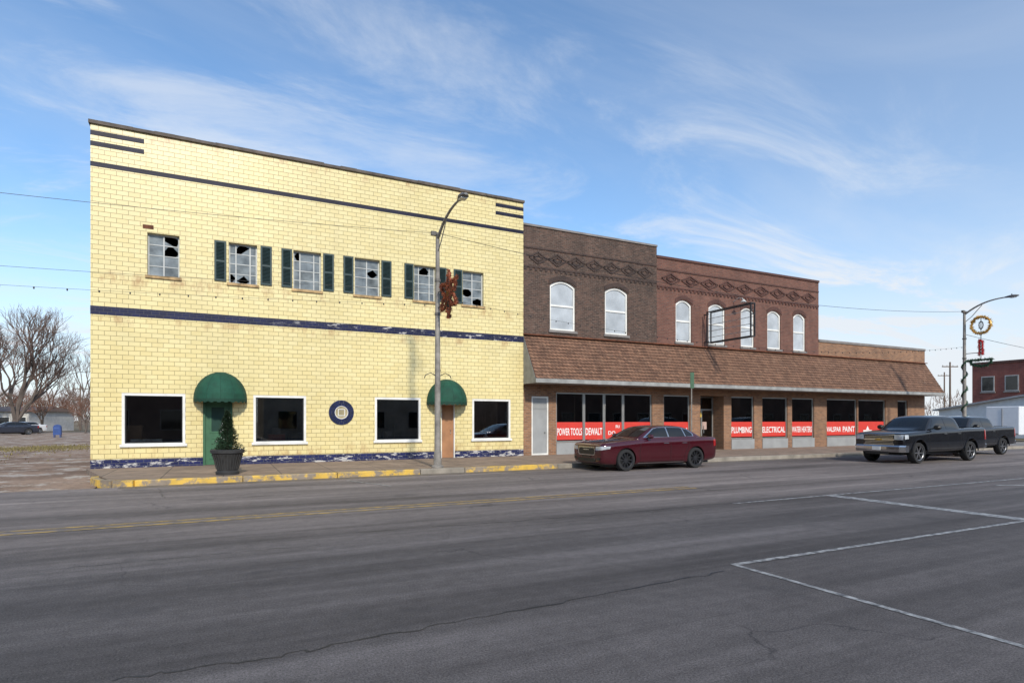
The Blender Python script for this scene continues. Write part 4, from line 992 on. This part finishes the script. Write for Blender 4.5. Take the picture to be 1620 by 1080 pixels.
go = gr.build('grass', M('dry_grass', (.19, .16, .07), .9, var=.4, vs=2)); go['kind'] = 'stuff'; go['label'] = 'tufts of dry grass beside the side street'; go['category'] = 'grass'
def shed(px0, px1, d, h, dep, label, wm, rm, rise=1.2, doors_=2):
    xa, ya = at(px0, d); xb, yb = at(px1, d); L = math.hypot(xb-xa, yb-ya); rz = math.atan2(yb-ya, xb-xa)
    o = empty('low_building', (xa, ya, 0), label, 'building', None, rz)
    MB().box(0, L, 0, dep, -.05, h).build('wall', wm, o, local=True)
    r = MB(); r.v = [(-.4, -.5, h-.02), (L+.4, -.5, h-.02), (L+.4, dep+.5, h-.02), (-.4, dep+.5, h-.02), (-.4, dep/2, h+rise), (L+.4, dep/2, h+rise)]; r.f = [(0, 1, 5, 4), (3, 4, 5, 2), (0, 4, 3), (1, 2, 5), (0, 3, 2, 1)]; r.build('roof', rm, o, local=True)
    for k in range(doors_):
        x = L*(k+.5)/doors_; fr = frame(MB(), x-.9, x+.9, .9, 2.2, -.05, .1, .06).build('window', white, o, local=True); MB().box(x-.8, x+.8, -.03, -.01, 1, 2.1).build('pane', car_glass, fr, local=True)
    return o
shed(-60, 46, 88, 3.0, 9, 'low white building at the far left edge behind the parked cars', M('pale_siding', (.45, .44, .42), .7), M('brown_roof', (.17, .12, .10), .8), .8, 4)
x, y = at(91, 57); MBX = empty('mailbox', (x, y, 0), 'blue mailbox at the left behind the side street', 'mailbox')
b = MB(); b.prism([(-.3, .25), (.3, .25), (.3, 1.0), (.22, 1.18), (0, 1.26), (-.22, 1.18), (-.3, 1.0)], -.28, .28); b.build('box', M('mailbox_blue', (.02, .06, .22), .6), MBX, local=True)
for sx_ in (-.24, .24):
    for sy_ in (-.22, .22): MB().box(sx_-.03, sx_+.03, sy_-.03, sy_+.03, 0, .25).build('leg', M('mailbox_blue', (0, 0, 0)), MBX, local=True)
MB().box(-.2, .2, -.30, -.281, .85, .98).build('flap', M('mailbox_flap', (.04, .09, .28), .5), MBX, local=True)
def upole(px, d, h, label, rz=0):
    x, y = at(px, d); o = empty('utility_pole', (x, y, 0), label, 'utility pole', 'utility poles', rz)
    wd_ = M('pole_wood', (.14, .10, .075), .9); MB().tube([(0, 0, 0), (0, 0, h)], [.17, .11], 8).build('pole', wd_, o, local=True)
    MB().box(-1.3, 1.3, -.06, .06, h-.8, h-.65).build('crossarm', wd_, o, local=True)
    for xx in (-1.2, -.5, .5, 1.2): MB().lathe([(0, 0), (.05, 0), (.06, .12), (.03, .2), (0, .2)], (xx, 0, h-.65), 8).build('insulator', lens_m, o, local=True)
upole(1503, 92, 10.8, 'utility pole left of the far red brick building, nearer one', -.4); upole(1494, 120, 11.5, 'utility pole just beyond the end of the canopy, farther one', -.5)
upole(127, 120, 8.8, 'slim utility pole left of the yellow building', .2)
FB = empty('far_brick_building', (85, 30, 0), 'two storey red brick building at the right edge in the distance', 'building')
hl_ = [(23.5+k*2.45, 24.9+k*2.45, z, z+1.9) for k in range(7) for z in (1.4, 5.2)]
w = MB(); w.box(85.0, 105, 22.6, 40.6, -.05, 8.6); w.build('wall', br_far, FB)
MB().box(84.85, 105.1, 22.4, 40.75, 8.6, 8.9).build('cornice', br_darkred, FB)
for (a, b_, z0_, z1_) in hl_:
    fr = MB(); fr.box(84.94, 84.998, a, b_, z0_, z1_); fo = fr.build('window', M('pale_window_frame', (.4, .38, .36), .5), FB)
    MB().box(84.92, 84.938, a+.12, b_-.12, z0_+.12, z1_-.12).build('pane', car_glass, fo); MB().box(84.86, 84.99, a-.1, b_+.1, z0_-.18, z0_-.002).build('sill', copg, fo)
WS = empty('white_shed', (72, 27, 0), 'low white gabled shed in front of the far red brick building', 'building')
w = MB(); w.v = [(66, 17, 0), (66, 34.5, 0), (66, 34.5, 2.7), (66, 25.7, 4.1), (66, 17, 2.7), (80, 17, 0), (80, 34.5, 0), (80, 34.5, 2.7), (80, 25.7, 4.1), (80, 17, 2.7)]; w.f = [(0, 1, 2, 3, 4), (5, 9, 8, 7, 6), (0, 4, 9, 5), (1, 6, 7, 2)]; w.build('wall', M('white_siding', (.62, .64, .66), .6, var=.08), WS)
r = MB(); r.prism([(34.9, 2.63), (25.7, 4.12), (16.6, 2.63), (16.6, 2.78), (25.7, 4.30), (34.9, 2.78)], 65.6, 80.2); r.v = [(y_, x_, z_) for x_, y_, z_ in r.v]; r.build('roof', M('grey_metal_roof', (.30, .30, .31), .5), WS)
x, y = at(1597, 46); TR = empty('enclosed_trailer', (x, y, 0), 'white enclosed box trailer parked beyond the trucks at right', 'trailer')
b = MB(); b.box(-1.1, 4.2, -1.1, 1.1, .55, 2.75); b.build('box', M('trailer_white', (.72, .73, .75), .4, var=.04), TR, local=True, bev=.06)
b = MB(); b.box(-1.13, -1.101, -1.05, 1.05, .6, .68); b.box(-1.13, -1.101, -.02, .02, .7, 2.6); b.build('door_trim', alum, TR, local=True)
for k in (1.2, 2.1):
    for s in (-1, 1): make_wheel(TR, k, s*1.0, .34, s, rims, .2, 5)
MB().box(-2.1, -1.1, -.05, .05, .5, .6).build('tow_bar', darkc, TR, local=True)
of = M('reflection_frame', (.26, .22, .18), .7)
def opp(xa, xb, h, lab, mt):  # unseen blocks behind the camera, added for the glass and car paint to reflect
    o = empty('reflection_building', ((xa+xb)/2, -13, 0), lab, 'building'); w = MB(); w.box(xa, xb, -24, -13, -.02, h); w.build('wall', mt, o)
    n = int((xb-xa)/3.6)
    for k in range(n):
        cx = xa+(k+.5)*(xb-xa)/n
        for z0_, z1_ in ((.8, 2.6),)+(((4.6, 6.2),) if h > 7 else ()):
            f = MB(); f.box(cx-.9, cx+.9, -12.998, -12.94, z0_, z1_); fo = f.build('window', of, o); MB().box(cx-.8, cx+.8, -12.938, -12.92, z0_+.1, z1_-.1).build('pane', car_glass, fo)
opp(-22, 2, 7.6, 'unseen brown block added across the street for reflections in the windows of the yellow building', br_opp); opp(3.3, 24, 4.0, 'unseen low pale block added for reflections across the street facing the brown brick building', br_opp2); opp(27, 60, 5.4, 'unseen long brown block added for reflections across the street facing the red brick building', br_opp)
opp(64, 135, 5.4, 'unseen very long low block added for reflections across the street beyond the long brown one', br_opp)

# ------------------------------------------------------------ light, sky, camera
SUN_EL = R(33); sd = Vector((.10, 1.0, 0)).normalized()
sun = bpy.data.lights.new('Sun', 'SUN'); sun.energy = 3.7; sun.angle = R(4); sun.color = (1, .925, .80)
so = bpy.data.objects.new('sun', sun); COL.objects.link(so)
dirv = Vector((sd.x*cos(SUN_EL), sd.y*cos(SUN_EL), -sin(SUN_EL))); so.rotation_euler = dirv.to_track_quat('-Z', 'Y').to_euler(); so.location = (0, -20, 30)
W = bpy.data.worlds.new('World'); SC.world = W; W.use_nodes = True; t = W.node_tree; n = t.nodes; l = t.links; n.clear()
out = n.new('ShaderNodeOutputWorld'); bg = n.new('ShaderNodeBackground'); bg.inputs[1].default_value = .138; l.new(bg.outputs[0], out.inputs[0])
sk = n.new('ShaderNodeTexSky'); sk.sky_type = 'NISHITA'; sk.sun_disc = False; sk.sun_elevation = SUN_EL; sk.sun_rotation = math.atan2(-sd.x, -sd.y); sk.air_density = 1.0; sk.dust_density = .3; sk.ozone_density = 1.3
tc = n.new('ShaderNodeTexCoord'); s = n.new('ShaderNodeSeparateXYZ'); l.new(tc.outputs['Generated'], s.inputs[0])
zz = math_(n, l, 'ADD', math_(n, l, 'MAXIMUM', s.outputs[2], 0.), .12)
u = math_(n, l, 'DIVIDE', s.outputs[0], zz); v = math_(n, l, 'DIVIDE', s.outputs[1], zz)
cb_ = n.new('ShaderNodeCombineXYZ'); l.new(u, cb_.inputs[0]); l.new(v, cb_.inputs[1])
mp = n.new('ShaderNodeMapping'); l.new(cb_.outputs[0], mp.inputs[0]); mp.inputs['Rotation'].default_value = (0, 0, R(-22)); mp.inputs['Scale'].default_value = (.62, 1.2, 1)
c1 = noise(n, l, mp.outputs[0], 1.7, 13, .64, .7)
c2 = noise(n, l, mp.outputs[0], .45, 4, .5, .3)
c = math_(n, l, 'MULTIPLY', mr(n, l, c1, .46, .70, 0, 1, True), mr(n, l, c2, .40, .58, .22, 1))
low = mr(n, l, s.outputs[2], .05, .42, 1.7, .85)
c = math_(n, l, 'MULTIPLY', c, low)
veil = mr(n, l, noise(n, l, mp.outputs[0], .7, 8, .6, .8), .42, .72, .03, .26)
hz = mr(n, l, s.outputs[2], 0.0, .32, .74, 0, True)
rt = mr(n, l, s.outputs[0], .35, 1.0, 0, .20, True)
f = math_(n, l, 'ADD', math_(n, l, 'ADD', math_(n, l, 'MULTIPLY', c, .8), veil), math_(n, l, 'ADD', hz, rt), clamp=True)
f = math_(n, l, 'MINIMUM', f, .95)
blue = mix(n, l, 1., sk.outputs[0], (1.0, 1.28, 1.46), 'MULTIPLY')
l.new(mix(n, l, f, blue, (6.0, 6.3, 6.7)), bg.inputs[0])
cam = bpy.data.cameras.new('Camera'); co = bpy.data.objects.new('camera', cam); COL.objects.link(co)
co.location = (0, 0, H); co.rotation_euler = (R(90), 0, -A); cam.sensor_width = 36; cam.lens = 36*F/1620; cam.shift_y = (HY-540)/1620; cam.clip_end = 3000; cam.clip_start = .05
SC.camera = co
SC.view_settings.view_transform = 'Standard'; SC.view_settings.look = 'None'; SC.view_settings.exposure = 0
